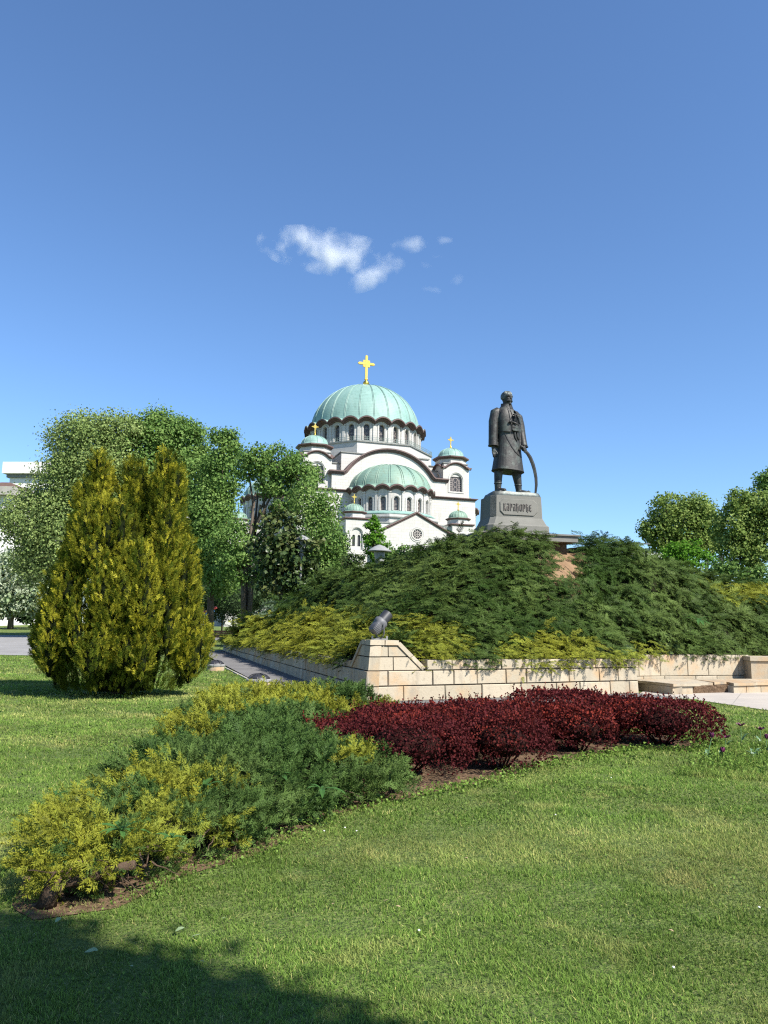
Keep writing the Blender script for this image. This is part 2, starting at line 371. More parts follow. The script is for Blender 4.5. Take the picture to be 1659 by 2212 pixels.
def scatter(tpl, P, fwd, up, size, rnd=None, patch=None):
    """tpl = (verts t x 3 (x right, y forward, z up), list of face arrays, tip t)"""
    tv, tf, tt = tpl; P = np.asarray(P, float); n = len(P); t = len(tv)
    fwd = unit(np.asarray(fwd, float)); r = unit(np.cross(fwd, up)); u = np.cross(r, fwd)
    size = np.broadcast_to(np.asarray(size, float), (n,))
    V = P[:, None, :]+size[:, None, None]*(tv[None, :, 0:1]*r[:, None, :]+tv[None, :, 1:2]*fwd[:, None, :]+tv[None, :, 2:3]*u[:, None, :])
    off = (np.arange(n)*t)[:, None, None]
    F = [(f[None, :, :]+off).reshape(-1, f.shape[1]) for f in tf]
    rnd = RNG.random(n) if rnd is None else rnd; patch = np.zeros(n) if patch is None else patch
    C = np.stack([np.broadcast_to(tt[None, :], (n, t)), np.broadcast_to(rnd[:, None], (n, t)), np.broadcast_to(patch[:, None], (n, t))], 2)
    return V.reshape(-1, 3), F, C.reshape(-1, 3)
def merge(parts):
    V = []; F = {}; C = []; b = 0
    for v, f, c in parts:
        V.append(v); C.append(c)
        for a in f: F.setdefault(a.shape[1], []).append(a+b)
        b += len(v)
    return np.concatenate(V), [np.concatenate(x) for x in F.values()], np.concatenate(C)
def tpl_spray(pairs=5, w=.05, side=.34, lift=.1, droop=.0):
    v = []; f = []; t = []
    def tri(a, b, c, ta, tc):
        i = len(v); v.extend([a, b, c]); t.extend([ta, ta, tc]); f.append((i, i+1, i+2))
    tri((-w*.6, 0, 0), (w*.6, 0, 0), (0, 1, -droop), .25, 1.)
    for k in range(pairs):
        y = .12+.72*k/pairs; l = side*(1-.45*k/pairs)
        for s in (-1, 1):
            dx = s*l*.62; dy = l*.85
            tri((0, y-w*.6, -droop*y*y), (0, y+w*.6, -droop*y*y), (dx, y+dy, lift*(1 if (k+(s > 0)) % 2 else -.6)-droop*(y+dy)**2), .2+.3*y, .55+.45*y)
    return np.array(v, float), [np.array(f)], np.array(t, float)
def tpl_leaf(w=.5, fold=.12):
    v = np.array([(0, 0, 0), (-w, .45, fold), (0, 1, -.05), (w, .45, fold)], float)
    return v, [np.array([(0, 1, 2), (0, 2, 3)])], np.array([.2, .7, 1., .7])
def tpl_fan(n=6, spread=1.0):
    v = []; f = []; t = []
    for k in range(n):
        a = (k-(n-1)/2)/(n-1)*2*spread; l = 1-.25*abs(a)/spread; z = .16*((k % 3)-1)
        i = len(v); s, c = math.sin(a), math.cos(a)
        v += [(-.07*c+.1*s, .07*s+.1*c, 0), (.07*c+.1*s, -.07*s+.1*c, 0), (s*l-.07*c, c*l*.8+.07*s, z), (s*l*1.15, c*l, z*1.1), (s*l+.07*c, c*l*.8-.07*s, z)]
        t += [.1, .1, .75, 1., .75]; f += [(i, i+1, i+4, i+2), ]
        f.append((i+2, i+4, i+3, i+3))
    q = np.array([x for x in f if len(set(x)) == 4]); tr = np.array([x[:3] for x in f if len(set(x)) == 3])
    return np.array(v, float), [q, tr], np.array(t, float)
T_SPRAY = tpl_spray(); T_SPRAY_NEAR = tpl_spray(5, .05, .40, .22); T_LEAF = tpl_leaf(); T_LEAFN = tpl_leaf(.28, .06); T_FAN = tpl_fan()
def tpl_branch(seed=1, K=7, wide=.36, nsub=3, w=.022, arch=.10, zj=.05):
    r = random.Random(seed); v = []; f = []; t = []
    def tri(a, b, c, ta, tc):
        i = len(v); v.extend([a, b, c]); t.extend([ta, ta, tc]); f.append((i, i+1, i+2))
    zc = lambda y: arch*(y-y*y*1.35)
    def feather(p, ang, L, z0, tb):
        dx, dy = math.sin(ang), math.cos(ang); px, py = dy, -dx; zt = z0+r.uniform(-zj, zj*1.4)-.03*L
        e = (p[0]+dx*L, p[1]+dy*L, zt)
        tri((p[0]-px*w, p[1]-py*w, z0), (p[0]+px*w, p[1]+py*w, z0), e, tb, 1.)
        for k in range(nsub):
            q = (.25+.6*k/nsub); bx, by, bz = p[0]+dx*L*q, p[1]+dy*L*q, z0+(zt-z0)*q; l = L*.42*(1-.5*q)
            for sg in (-1, 1):
                a2 = ang+sg*r.uniform(.45, .75); ex, ey = math.sin(a2)*l, math.cos(a2)*l
                tri((bx-dx*w*.9, by-dy*w*.9, bz), (bx+dx*w*.9, by+dy*w*.9, bz), (bx+ex, by+ey, bz+r.uniform(-zj, zj)), tb+.2*q, 1.)
    tri((-w*.7, 0, 0), (w*.7, 0, 0), (0, 1, zc(1)), 0, .6)
    for k in range(K):
        y = .22+.74*k/K+r.uniform(-.03, .03)
        for sg in (-1, 1): feather((0, y, zc(y)), sg*r.uniform(.5, .85), wide*(1-.62*y)*r.uniform(.8, 1.2), zc(y), .1+.3*y)
    feather((0, .82, zc(.82)), r.uniform(-.2, .2), .26, zc(.85), .4)
    return np.array(v, float), [np.array(f)], np.array(t, float)
T_BR = [tpl_branch(i) for i in range(1, 4)]; T_BRN = [tpl_branch(i+10, 5, .50, 2, .034, .06, .12) for i in range(3)]
def scatter_many(tpls, P, d, up, size, rnd, patch):
    k = RNG.integers(0, len(tpls), len(P)); out = []
    for i, tp in enumerate(tpls):
        m_ = k == i
        if m_.any(): out.append(scatter(tp, P[m_], d[m_], up[m_], size[m_], rnd=rnd[m_], patch=patch[m_]))
    return out
def rdir(n, zb=0.):
    d = RNG.normal(size=(n, 3)); d[:, 2] += zb; return unit(d)

# ================================================================== SETTING
# --- ground: one sheet to the horizon
xs = np.unique(np.concatenate([np.linspace(-6000, -120, 12), np.linspace(-120, 120, 81), np.linspace(120, 6000, 12)]))
ys = np.unique(np.concatenate([np.linspace(-400, -10, 8), np.linspace(-10, 130, 71), np.linspace(130, 9000, 14)]))
gx, gy = np.meshgrid(xs, ys); V = np.stack([gx.ravel(), gy.ravel(), gz(gx, gy).ravel()], 1)
nx, ny = len(xs), len(ys); I = np.arange(nx*ny).reshape(ny, nx)
F = np.stack([I[:-1, :-1].ravel(), I[:-1, 1:].ravel(), I[1:, 1:].ravel(), I[1:, :-1].ravel()], 1)
tag(mesh_np('ground', V, F, M['lawn']), kind='structure')
def sheet(name, poly, z, material, step=2.0):
    """flat polygon laid on the ground"""
    b = MB(); b.add([(p[0], p[1], float(gz(p[0], p[1]))+z) for p in poly], [tuple(range(len(poly)))])
    return tag(b.build(name, material), kind='structure')

# --- terrace corner, wall lines
WC = np.array((-.33, 17.0)); WA = np.array((.888, .461)); WA /= np.linalg.norm(WA)
WBd = np.array((-.297, .955)); WBd /= np.linalg.norm(WBd)
NA = np.array((WA[1], -WA[0])); NB = np.array((-WBd[1], WBd[0]))       # outward normals of the right and the left wall
LA = 8.0; LB = 30.5
def off(p, *terms):
    q = np.array(p, float)
    for d, k in terms: q = q+d*k
    return (float(q[0]), float(q[1]))
PW = 1.5
o1 = off(WC, (NA, PW), (NB, PW))
cross_pt = None
# intersection of the two outer path edges
A_ = np.array([WA, -WBd]).T; rhs = (WC+NB*PW)-(WC+NA*PW); tt_ = np.linalg.solve(A_, rhs); OC = WC+NA*PW+WA*tt_[0]
PATH = [tuple(WC), tuple(WC+WBd*LB), tuple(WC+WBd*LB+NB*PW), tuple(OC), tuple(WC+WA*LA+NA*PW), tuple(WC+WA*LA)]
sheet('path', PATH, .012, M['asphalt'])
P7 = WC+WA*LA
PLAZA = [tuple(P7+WA*.02), tuple(P7+NA*PW+WA*.02), (8.25, 16.4), (9.2, 14.6), (14, 11), (40, 11), (40, 30), (8.2, 30), (7.6, 22.4)]
sheet('plaza', PLAZA, .010, M['paving'])
ROAD = [(-45, 38.2), (-17.2, 38.2), (-18.6, 52), (-19, 66), (-45, 66)]
b = MB()
for y0, y1, xa, xb in ((38.2, 52, -17.2, -18.6), (52, 66, -18.6, -19.0)):
    b.add([(-60, y0, float(gz(0, y0))+.012), (xa, y0, float(gz(0, y0))+.012), (xb, y1, float(gz(0, y1))+.012), (-60, y1, float(gz(0, y1))+.012)], [(0, 1, 2, 3)])
b.add([(-19, 62, float(gz(0, 62))+.02), (2, 62, float(gz(0, 62))+.02), (2, 70, float(gz(0, 70))+.02), (-19, 70, float(gz(0, 70))+.02)], [(0, 1, 2, 3)])
tag(b.build('road', M['road']), kind='structure')
# low kerb strip along the lawn side of the path
b = MB()
e0 = WC+WBd*LB+NB*(PW+.0); e1 = OC; e2 = P7+NA*PW
for a, c, nn in ((e0, e1, NB), (e1, e2, NA)):
    b.hexa([(*(a), .001), (*(c), .001), (*(c+nn*.08), .001), (*(a+nn*.08), .001)], [(*(a), .035), (*(c), .035), (*(c+nn*.08), .035), (*(a+nn*.08), .035)])
tag(b.build('kerb', M['concrete']), kind='structure')

# --- planting bed footprints (ground metres)
BED = [(-1.86, 4.46), (-1.48, 4.66), (-1.27, 5.22), (-.83, 5.78), (-.40, 6.95), (.22, 7.6), (.75, 8.1), (1.3, 8.6), (1.65, 9.2), (2.7, 10.25), (3.6, 11.0), (4.2, 10.85), (4.8, 11.5), (4.5, 12.6), (2.4, 12.6), (.3, 13.2), (-.2, 14.0), (-3.1, 13.4), (-2.9, 11), (-2.5, 8.5), (-2.3, 6.2), (-2.25, 5.2), (-2.08, 4.65)]
b = MB(); b.add([(x, y, .006) for x, y in BED], [tuple(range(len(BED)))])
tag(b.build('soil', M['soil']), kind='structure')
TULIP_BED = [(3.3, 9.05), (4.3, 8.7), (6.5, 8.75), (7.2, 10.5), (6.2, 12.0), (4.6, 10.8), (3.9, 9.9)]

# ================================================================== MOUND
PLX, PLY = 4.22, 25.4            # pedestal centre
ctrl = []
def cpix(x, y, Y): p = at(x, y+7, Y); ctrl.append((p.x, p.y, p.z))
for t in np.linspace(0, LA, 7):
    q = WC+WA*t-NA*.25; ctrl.append((q[0], q[1], .86)); q = WC+WA*t-NA*1.1; ctrl.append((q[0], q[1], 1.35))
for t in np.linspace(3, LB, 8):
    q = WC+WBd*t-NB*.25; ctrl.append((q[0], q[1], .80)); q = WC+WBd*t-NB*1.2; ctrl.append((q[0], q[1], 1.3))
for a in ((1100, 1150, 23.9), (1160, 1156, 24.1), (1050, 1150, 24.2), (1000, 1160, 25), (940, 1188, 26), (850, 1224, 28), (760, 1236, 30), (700, 1228, 32), (650, 1260, 35), (600, 1292, 38), (540, 1312, 42), (495, 1330, 46),
          (1214, 1190, 24.6), (1243, 1172, 26.4), (1275, 1163, 26.4), (1330, 1180, 25.6), (1400, 1205, 25), (1500, 1234, 27), (1580, 1252, 29), (1659, 1272, 31), (1740, 1300, 33),
          (1230, 1235, 22.9), (1290, 1290, 22.0), (1350, 1350, 21.4),
          (1330, 1250, 22.9), (1420, 1290, 23.3), (1550, 1310, 24.5), (1659, 1330, 26)): cpix(*a)
ctrl += [(PLX, PLY, 4.35), (PLX+1.4, PLY+.2, 4.2), (PLX-1.3, PLY, 4.5), (PLX, PLY+2, 4.4), (PLX, PLY+6, 3.2), (0, 34, 2.6), (-4, 40, 2.0), (-6, 48, 1.2), (4, 36, 1.5), (12, 31, 2.4), (18, 36, 1.6), (26, 36, 1.2), (22, 28, 1.9)]
bw0 = Vector(gp(1371, 1466, .30)); bw1 = Vector(gp(1621, 1463, .30)); hb_ = at(1500, 1414, (bw0.y+bw1.y)/2).z
for t in np.linspace(-.1, 1.5, 8):
    q = bw0.lerp(bw1, float(t)); ctrl.append((q.x, q.y+.35, hb_+.02)); ctrl.append((q.x, q.y+1.1, hb_+.5))
ctrl = np.array(ctrl)
def _rbf_fit(P):
    n = len(P); d = np.linalg.norm(P[:, None, :2]-P[None, :, :2], axis=2); A = np.zeros((n+3, n+3)); A[:n, :n] = d+np.eye(n)*-.15
    A[:n, n] = 1; A[:n, n+1:] = P[:, :2]; A[n, :n] = 1; A[n+1:, :n] = P[:, :2].T
    return np.linalg.solve(A, np.concatenate([P[:, 2], np.zeros(3)]))
_w = _rbf_fit(ctrl)
def mound_z(x, y):
    x = np.asarray(x, float); y = np.asarray(y, float); sh = x.shape; Q = np.stack([x.ravel(), y.ravel()], 1); out = np.zeros(len(Q))
    for i in range(0, len(Q), 4000):
        q = Q[i:i+4000]; d = np.linalg.norm(q[:, None, :]-ctrl[None, :, :2], axis=2); out[i:i+4000] = d @ _w[:-3]+_w[-3]+q @ _w[-2:]
    return out.reshape(sh)
def mound_lump(x, y):
    s = clumps(x, y*1.15, 1.55, 0); t = clumps(x, y*1.2, .62, 1)
    return (s-.62)*.50+(t-.6)*.22+(fbm(x, y, .35, 2)-.5)*.5
# plan outline of everything planted above the walls
MOUND = [tuple(WC-NA*.12-NB*.12), tuple(P7-NA*.12), (float(bw0.x)-.15, float(bw0.y)+.12), (float(bw1.x), float(bw1.y)+.12), (float(bw1.x)+4, float(bw1.y)+1.0), (30, 27), (30, 44), (10, 40), (0, 46), tuple(WC+WBd*LB-NB*.2)]
DIRT = [(1172, 1130), (1258, 1130), (1256, 1190), (1246, 1222), (1230, 1256), (1204, 1250), (1180, 1192)]
step = .3
xs = np.arange(-12, 31, step); ys = np.arange(16.6, 52, step); gx, gy = np.meshgrid(xs, ys)
zz = mound_z(gx, gy)+mound_lump(gx, gy)-.34; V = np.stack([gx.ravel(), gy.ravel(), zz.ravel()], 1); inside = inpoly(V, MOUND)
nx, ny = len(xs), len(ys); I = np.arange(nx*ny).reshape(ny, nx)
F = np.stack([I[:-1, :-1].ravel(), I[:-1, 1:].ravel(), I[1:, 1:].ravel(), I[1:, :-1].ravel()], 1)
F = F[inside[F].all(1)]; used = np.unique(F); mp_ = np.zeros(len(V), int); mp_[used] = np.arange(len(used))
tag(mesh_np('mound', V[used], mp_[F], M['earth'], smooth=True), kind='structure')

# tufts of feathery branches radiating from points spread over the surface
def tuft_points(x0, x1, y0, y1, cell_at):
    out = []; y = y0
    while y < y1:
        c = cell_at(y); n = int((x1-x0)/c); out.append(np.column_stack([x0+(np.arange(n)+RNG.random(n))*c, y+RNG.uniform(-.5, .5, n)*c])); y += c*.8
    return np.concatenate(out)
cand = tuft_points(-12, 28, 16.8, 47, lambda y: np.interp(y, [17, 24, 46], [.33, .39, .85])); cand = cand[inpoly(cand, MOUND)]
def mound_grad(x, y, e=.5):
    return np.stack([-(mound_z(x+e, y)-mound_z(x-e, y))/(2*e), -(mound_z(x, y+e)-mound_z(x, y-e))/(2*e)], 1)
g_ = mound_grad(cand[:, 0], cand[:, 1]); extra = cand[RNG.random(len(cand)) < np.clip(np.linalg.norm(g_, axis=1)-.45, 0, .8)]+0.; extra = extra+RNG.normal(0, .15, extra.shape); extra = extra[inpoly(extra, MOUND)]
cand = np.concatenate([cand, extra]); g_ = mound_grad(cand[:, 0], cand[:, 1])
edge = polydist(cand, MOUND); Nn = unit(np.column_stack([g_, np.ones(len(cand))])); down = unit(np.column_stack([g_, np.zeros(len(cand))])+1e-6)
lump = mound_lump(cand[:, 0], cand[:, 1])*np.clip(edge/.8, .25, 1); Pm = np.column_stack([cand, mound_z(cand[:, 0], cand[:, 1])+lump*.8-.08])
pl_clear = (np.abs(cand[:, 0]-PLX) < 1.35) & (np.abs(cand[:, 1]-PLY-.3) < 1.25)
rel = cand-WC; pl_clear |= (rel @ NA > -.95) & (rel @ WA < 1.15) & (rel @ WA > -.5) | (rel @ NB > -.95) & (rel @ WBd < 1.15) & (rel @ WBd > -.5)
# tufts that spill over the top of the walls
sp = []; sn = []
for p0_, d_, n_, L_, zt_, t0_ in ((WC, WA, NA, LA+.6, .80, 1.75), (WC, WA, NA, LA+.2, .70, 1.9), (WC, WBd, NB, LB-.5, .72, 1.75), (np.array((bw0.x, bw0.y)), unit(np.array((bw1.x-bw0.x, bw1.y-bw0.y))), None, 3.6, hb_, -.2)):
    t_ = t0_
    if n_ is None: n_ = np.array((d_[1], -d_[0]))
    while t_ < L_:
        sp.append([*(p0_+d_*t_+n_*RNG.uniform(-.30, .02)), zt_+RNG.uniform(.0, .25)]); sn.append([*n_, 0.]); t_ += RNG.uniform(.14, .34)*(1+.02*t_)
sp = np.array(sp); sn = np.array(sn); Pm = np.concatenate([Pm, sp]); Nn = np.concatenate([Nn, unit(sn*.5+np.array([0, 0, .8]))]); down = np.concatenate([down, unit(sn+np.array([0, 0, -.5]))]); lump = np.concatenate([lump, np.zeros(len(sp))]); edge = np.concatenate([edge, np.zeros(len(sp))]); pl_clear = np.concatenate([pl_clear, np.zeros(len(sp), bool)])
pix = proj(Pm); ok = ~pl_clear & ~inpoly(pix, DIRT)
Pm, Nn, pix, lump, edge, down = [q[ok] for q in (Pm, Nn, pix, lump, edge, down)]
def pr(poly): return inpoly(pix+RNG.normal(0, 4, pix.shape), poly)
REG = {
 'gold_left': [(486, 1350), (520, 1335), (620, 1332), (700, 1322), (770, 1322), (830, 1345), (835, 1380), (770, 1400), (720, 1440), (500, 1440), (470, 1390)],
 'gold_pillar': [(868, 1352), (905, 1335), (960, 1345), (985, 1372), (1000, 1400), (960, 1440), (930, 1475), (880, 1470), (872, 1400)],
 'gold_front': [(1060, 1395), (1150, 1372), (1220, 1368), (1300, 1390), (1345, 1420), (1335, 1450), (1260, 1460), (1120, 1462), (1080, 1430)],
 'gold_edge': [(1362, 1384), (1415, 1380), (1440, 1415), (1415, 1450), (1355, 1445)],
 'gold_strip': [(1520, 1268), (1570, 1272), (1650, 1262), (1700, 1280), (1700, 1310), (1600, 1298), (1530, 1290)],
 'silver': [(470, 1318), (520, 1302), (600, 1297), (620, 1320), (560, 1335), (480, 1345)],
}
GULLY = [(1222, 1130), (1224, 1232), (1290, 1290), (1350, 1345), (1420, 1400), (1440, 1440), (2400, 1480), (2400, 1100)]
assign = np.zeros(len(Pm), int); names = ['main', 'right']+list(REG)
assign[inpoly(pix, GULLY)] = 1
front_side = Pm[:, 1] < 52
for k, nm in enumerate(REG): assign[pr(REG[nm])] = k+2
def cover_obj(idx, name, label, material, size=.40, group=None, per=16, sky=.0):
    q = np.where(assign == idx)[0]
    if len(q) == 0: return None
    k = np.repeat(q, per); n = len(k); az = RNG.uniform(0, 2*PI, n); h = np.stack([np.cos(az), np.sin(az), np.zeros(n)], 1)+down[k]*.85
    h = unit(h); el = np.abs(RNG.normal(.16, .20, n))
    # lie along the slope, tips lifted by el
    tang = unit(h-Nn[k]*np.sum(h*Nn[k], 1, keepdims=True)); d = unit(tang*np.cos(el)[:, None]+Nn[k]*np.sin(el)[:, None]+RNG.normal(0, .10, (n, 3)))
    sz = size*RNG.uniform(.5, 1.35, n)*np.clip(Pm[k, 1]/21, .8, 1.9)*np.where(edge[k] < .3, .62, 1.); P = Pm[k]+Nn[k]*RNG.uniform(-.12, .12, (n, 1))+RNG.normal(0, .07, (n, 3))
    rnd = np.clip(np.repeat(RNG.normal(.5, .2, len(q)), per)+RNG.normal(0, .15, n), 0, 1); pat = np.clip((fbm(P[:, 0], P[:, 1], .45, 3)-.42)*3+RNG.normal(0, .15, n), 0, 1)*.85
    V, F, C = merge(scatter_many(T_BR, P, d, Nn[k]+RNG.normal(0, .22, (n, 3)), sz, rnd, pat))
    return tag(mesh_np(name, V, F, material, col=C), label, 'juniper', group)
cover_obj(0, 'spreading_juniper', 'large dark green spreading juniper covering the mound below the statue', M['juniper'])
cover_obj(1, 'spreading_juniper', 'dark green spreading juniper on the mound to the right of the bare earth gap', M['juniper'])
G = 'golden junipers on the mound'
cover_obj(2, 'golden_juniper', 'long golden juniper overhanging the shaded stone wall beside the asphalt path', M['juniper_gold'], group=G)
cover_obj(3, 'golden_juniper', 'golden juniper hanging beside the sloped stone pillar of the floodlight', M['juniper_gold'], group=G)
cover_obj(4, 'golden_juniper', 'golden juniper overhanging the sunlit stone wall above the red hedge', M['juniper_gold'], group=G)
cover_obj(5, 'golden_juniper', 'small golden juniper tuft where the sunlit wall ends by the broken step', M['juniper_gold'], group=G)
cover_obj(6, 'golden_juniper', 'thin golden juniper strip high on the slope above the broken step', M['juniper_gold'], group=G)
cover_obj(7, 'silver_juniper', 'grey green feathery juniper at the far end of the mound beside the bench', M['juniper_silver'])
# bare earth gap between the two junipers
xs = np.arange(4.6, 8.2, .08); ys = np.arange(21.5, 25.6, .08); gx, gy = np.meshgrid(xs, ys)
zz = mound_z(gx, gy)-.05+(fbm(gx, gy, 3.)-.5)*.12; V = np.stack([gx.ravel(), gy.ravel(), zz.ravel()], 1)
big = [(1160, 1140), (1290, 1140), (1290, 1300), (1160, 1300)]
inside = inpoly(proj(V), big); nx, ny = len(xs), len(ys); I = np.arange(nx*ny).reshape(ny, nx)
F = np.stack([I[:-1, :-1].ravel(), I[:-1, 1:].ravel(), I[1:, 1:].ravel(), I[1:, :-1].ravel()], 1); F = F[inside[F].all(1)]
used = np.unique(F); mp_ = np.zeros(len(V), int); mp_[used] = np.arange(len(used))
tag(mesh_np('dirt', V[used], mp_[F], mat('bare_earth', (.22, .145, .085), (.16, .10, .058), 2, .95, bmp=.8, bscale=14, bdist=.04), smooth=True), kind='structure')

# ================================================================== CHURCH
X0, Y0 = -6.6, 245.0
church = empty('church', (X0, Y0, 0), rad(18))
tag(church, 'white stone domed church with green copper domes and gilded crosses', 'church')

def bay(mb, f, b, z0, zt, w, zb, zs, depth, n=10, pane=None, surround=.32, cross=0, glow=None):
    """wall bay with an arched opening. f(s, z, d) -> point, zt(s) top edge"""
    arch = [(-w*math.cos(PI*i/n), zs+w*math.sin(PI*i/n)) for i in range(n+1)]
    for sg in (-1, 1):
        e = [sg*b, sg*(b+w)/2, sg*w]
        for i in range(2):
            q = [f(e[i], z0, 0), f(e[i+1], z0, 0), f(e[i+1], zt(e[i+1]), 0), f(e[i], zt(e[i]), 0)]
            mb.add(q, [(0, 1, 2, 3) if sg < 0 else (3, 2, 1, 0)])
    for i in range(n):
        (s0, a0), (s1, a1) = arch[i], arch[i+1]
        mb.quad(f(s0, z0, 0), f(s1, z0, 0), f(s1, zb, 0), f(s0, zb, 0))
        mb.quad(f(s0, a0, 0), f(s1, a1, 0), f(s1, zt(s1), 0), f(s0, zt(s0), 0))
        mb.quad(f(s1, a1, 0), f(s0, a0, 0), f(s0, a0, depth), f(s1, a1, depth))
        mb.quad(f(s0, zb, 0), f(s1, zb, 0), f(s1, zb, depth), f(s0, zb, depth))
        if pane is not None: pane.quad(f(s0, zb, depth), f(s1, zb, depth), f(s1, a1, depth), f(s0, a0, depth))
    for sg in (-1, 1):
        mb.quad(f(sg*w, zb, 0), f(sg*w, zb, depth), f(sg*w, zs, depth), f(sg*w, zs, 0))
    if surround:
        def ringpt(r, i, d):
            if i == 0: return f(-r, zb, d)
            if i == n+2: return f(r, zb, d)
            a = PI*(i-1)/n; return f(-r*math.cos(a), zs+r*math.sin(a), d)
        r0, r1 = w+surround*.7, w+surround*1.7
        for i in range(n+2):
            mb.quad(ringpt(r0, i, -.16), ringpt(r0, i+1, -.16), ringpt(r1, i+1, -.16), ringpt(r1, i, -.16))
            mb.quad(ringpt(r0, i, 0), ringpt(r0, i+1, 0), ringpt(r0, i+1, -.16), ringpt(r0, i, -.16))
            mb.quad(ringpt(r1, i, -.16), ringpt(r1, i+1, -.16), ringpt(r1, i+1, 0), ringpt(r1, i, 0))
def window_grille(f, w, zb, zs, depth, crosses=3, rich=False):
    g = MB(); d = depth-.06
    def bar(s0, z0, s1, z1, t):
        L = math.hypot(s1-s0, z1-z0); nx_, nz_ = -(z1-z0)/L*t/2, (s1-s0)/L*t/2
        g.quad(f(s0-nx_, z0-nz_, d), f(s1-nx_, z1-nz_, d), f(s1+nx_, z1+nz_, d), f(s0+nx_, z0+nz_, d))
    h = zs+w-zb
    if not rich:
        for k in range(crosses):
            zc = zb+h*(k+.6)/(crosses+.35); bar(0, zc-.42, 0, zc+.42, .13); bar(-.3, zc, .3, zc, .13)
        for sg in (-1, 1):
            bar(sg*w*.93, zb, sg*w*.93, zs, .1)
            for k in range(9):
                zc = zb+h*(k+.5)/10; bar(sg*w*.5, zc-.13, sg*w*.5, zc+.13, .2)
    else:
        for k in range(12):
            a = PI*k/11; ca, sa = math.cos(a), math.sin(a)
            bar(ca*w*.45, zs-.1+sa*w*.45, ca*w*.97, zs-.1+sa*w*.97, .09)
        for r in (.42, .7, .96):
            for k in range(16):
                a, a2 = PI*k/16, PI*(k+1)/16; bar(w*r*math.cos(a), zs-.1+w*r*math.sin(a), w*r*math.cos(a2), zs-.1+w*r*math.sin(a2), .1)
        for s in (-.96, -.72, -.46, -.2, .2, .46, .72, .96): bar(s*w, zb, s*w, zs, .1 if abs(s) > .4 else .07)
        for k in range(6):
            z = zb+(zs-zb)*k/5.5
            for sg in (-1, 1): bar(sg*w*.46, z, sg*w*.96, z+.35, .09); bar(sg*w*.46, z+.35, sg*w*.96, z, .09)
        for k in range(3):
            zc = zb+(zs-zb)*(k+.6)/2.6
            for j in range(10):
                a, a2 = 2*PI*j/10, 2*PI*(j+1)/10; bar(w*.33*math.cos(a), zc+w*.33*math.sin(a), w*.33*math.cos(a2), zc+w*.33*math.sin(a2), .09)
    return g
def cross_mb(h, n=10):
    """gilded cross on a ball, base at z = 0"""
    g = MB(); g.lathe([(h*.085, -.06*h), (h*.085, 0), (h*.05, .03*h), (h*.045, .05*h), (h*.075, .075*h), (h*.098, .13*h), (h*.075, .185*h), (h*.04, .205*h), (h*.04, .24*h), (h*.06, .25*h), (h*.03, .27*h), (.001, .28*h)], n=n)
    t = h*.036; zc = .745*h
    g.box(-t, t, -t*.8, t*.8, .24*h, .985*h); g.box(-h*.235, h*.235, -t*.78, t*.78, zc-t, zc+t)
    for sx in (-1, 1):
        g.box(sx*h*.235, sx*h*.262, -t*.5, t*.5, zc-t*.55, zc+t*.55)
        for sz in (-1, 1):
            g.box(min(sx*t*.9, sx*h*.105), max(sx*t*.9, sx*h*.105), -t*.7, t*.7, zc+sz*t*1.05 if sz > 0 else zc-h*.105, zc+h*.105 if sz > 0 else zc-t*1.05)
    g.box(-t*.55, t*.55, -t*.5, t*.5, .985*h, 1.01*h); return g
def sweep(mb, pts, outs, prof, closed=False):
    rings = []
    for p, o in zip(pts, outs):
        p = Vector(p); rings.append([p+Vector(o[0])*a+Vector(o[1])*c for a, c in prof])
    if closed: rings.append(rings[0])
    n = len(prof)
    vs = [q for r in rings for q in r]; fs = []
    for i in range(len(rings)-1):
        for j in range(n):
            k = (j+1) % n; fs.append((i*n+j, i*n+k, (i+1)*n+k, (i+1)*n+j))
    if not closed: fs += [tuple(range(n)), tuple(len(vs)-n+j for j in range(n-1, -1, -1))]
    mb.add(vs, fs)
CPROF = [(-.3, -.75), (.25, -.75), (.3, -.45), (.6, -.42), (.65, -.15), (1.0, -.1), (1.0, .18), (-.3, .22)]
def scaled(prof, k): return [(a*k, c*k) for a, c in prof]

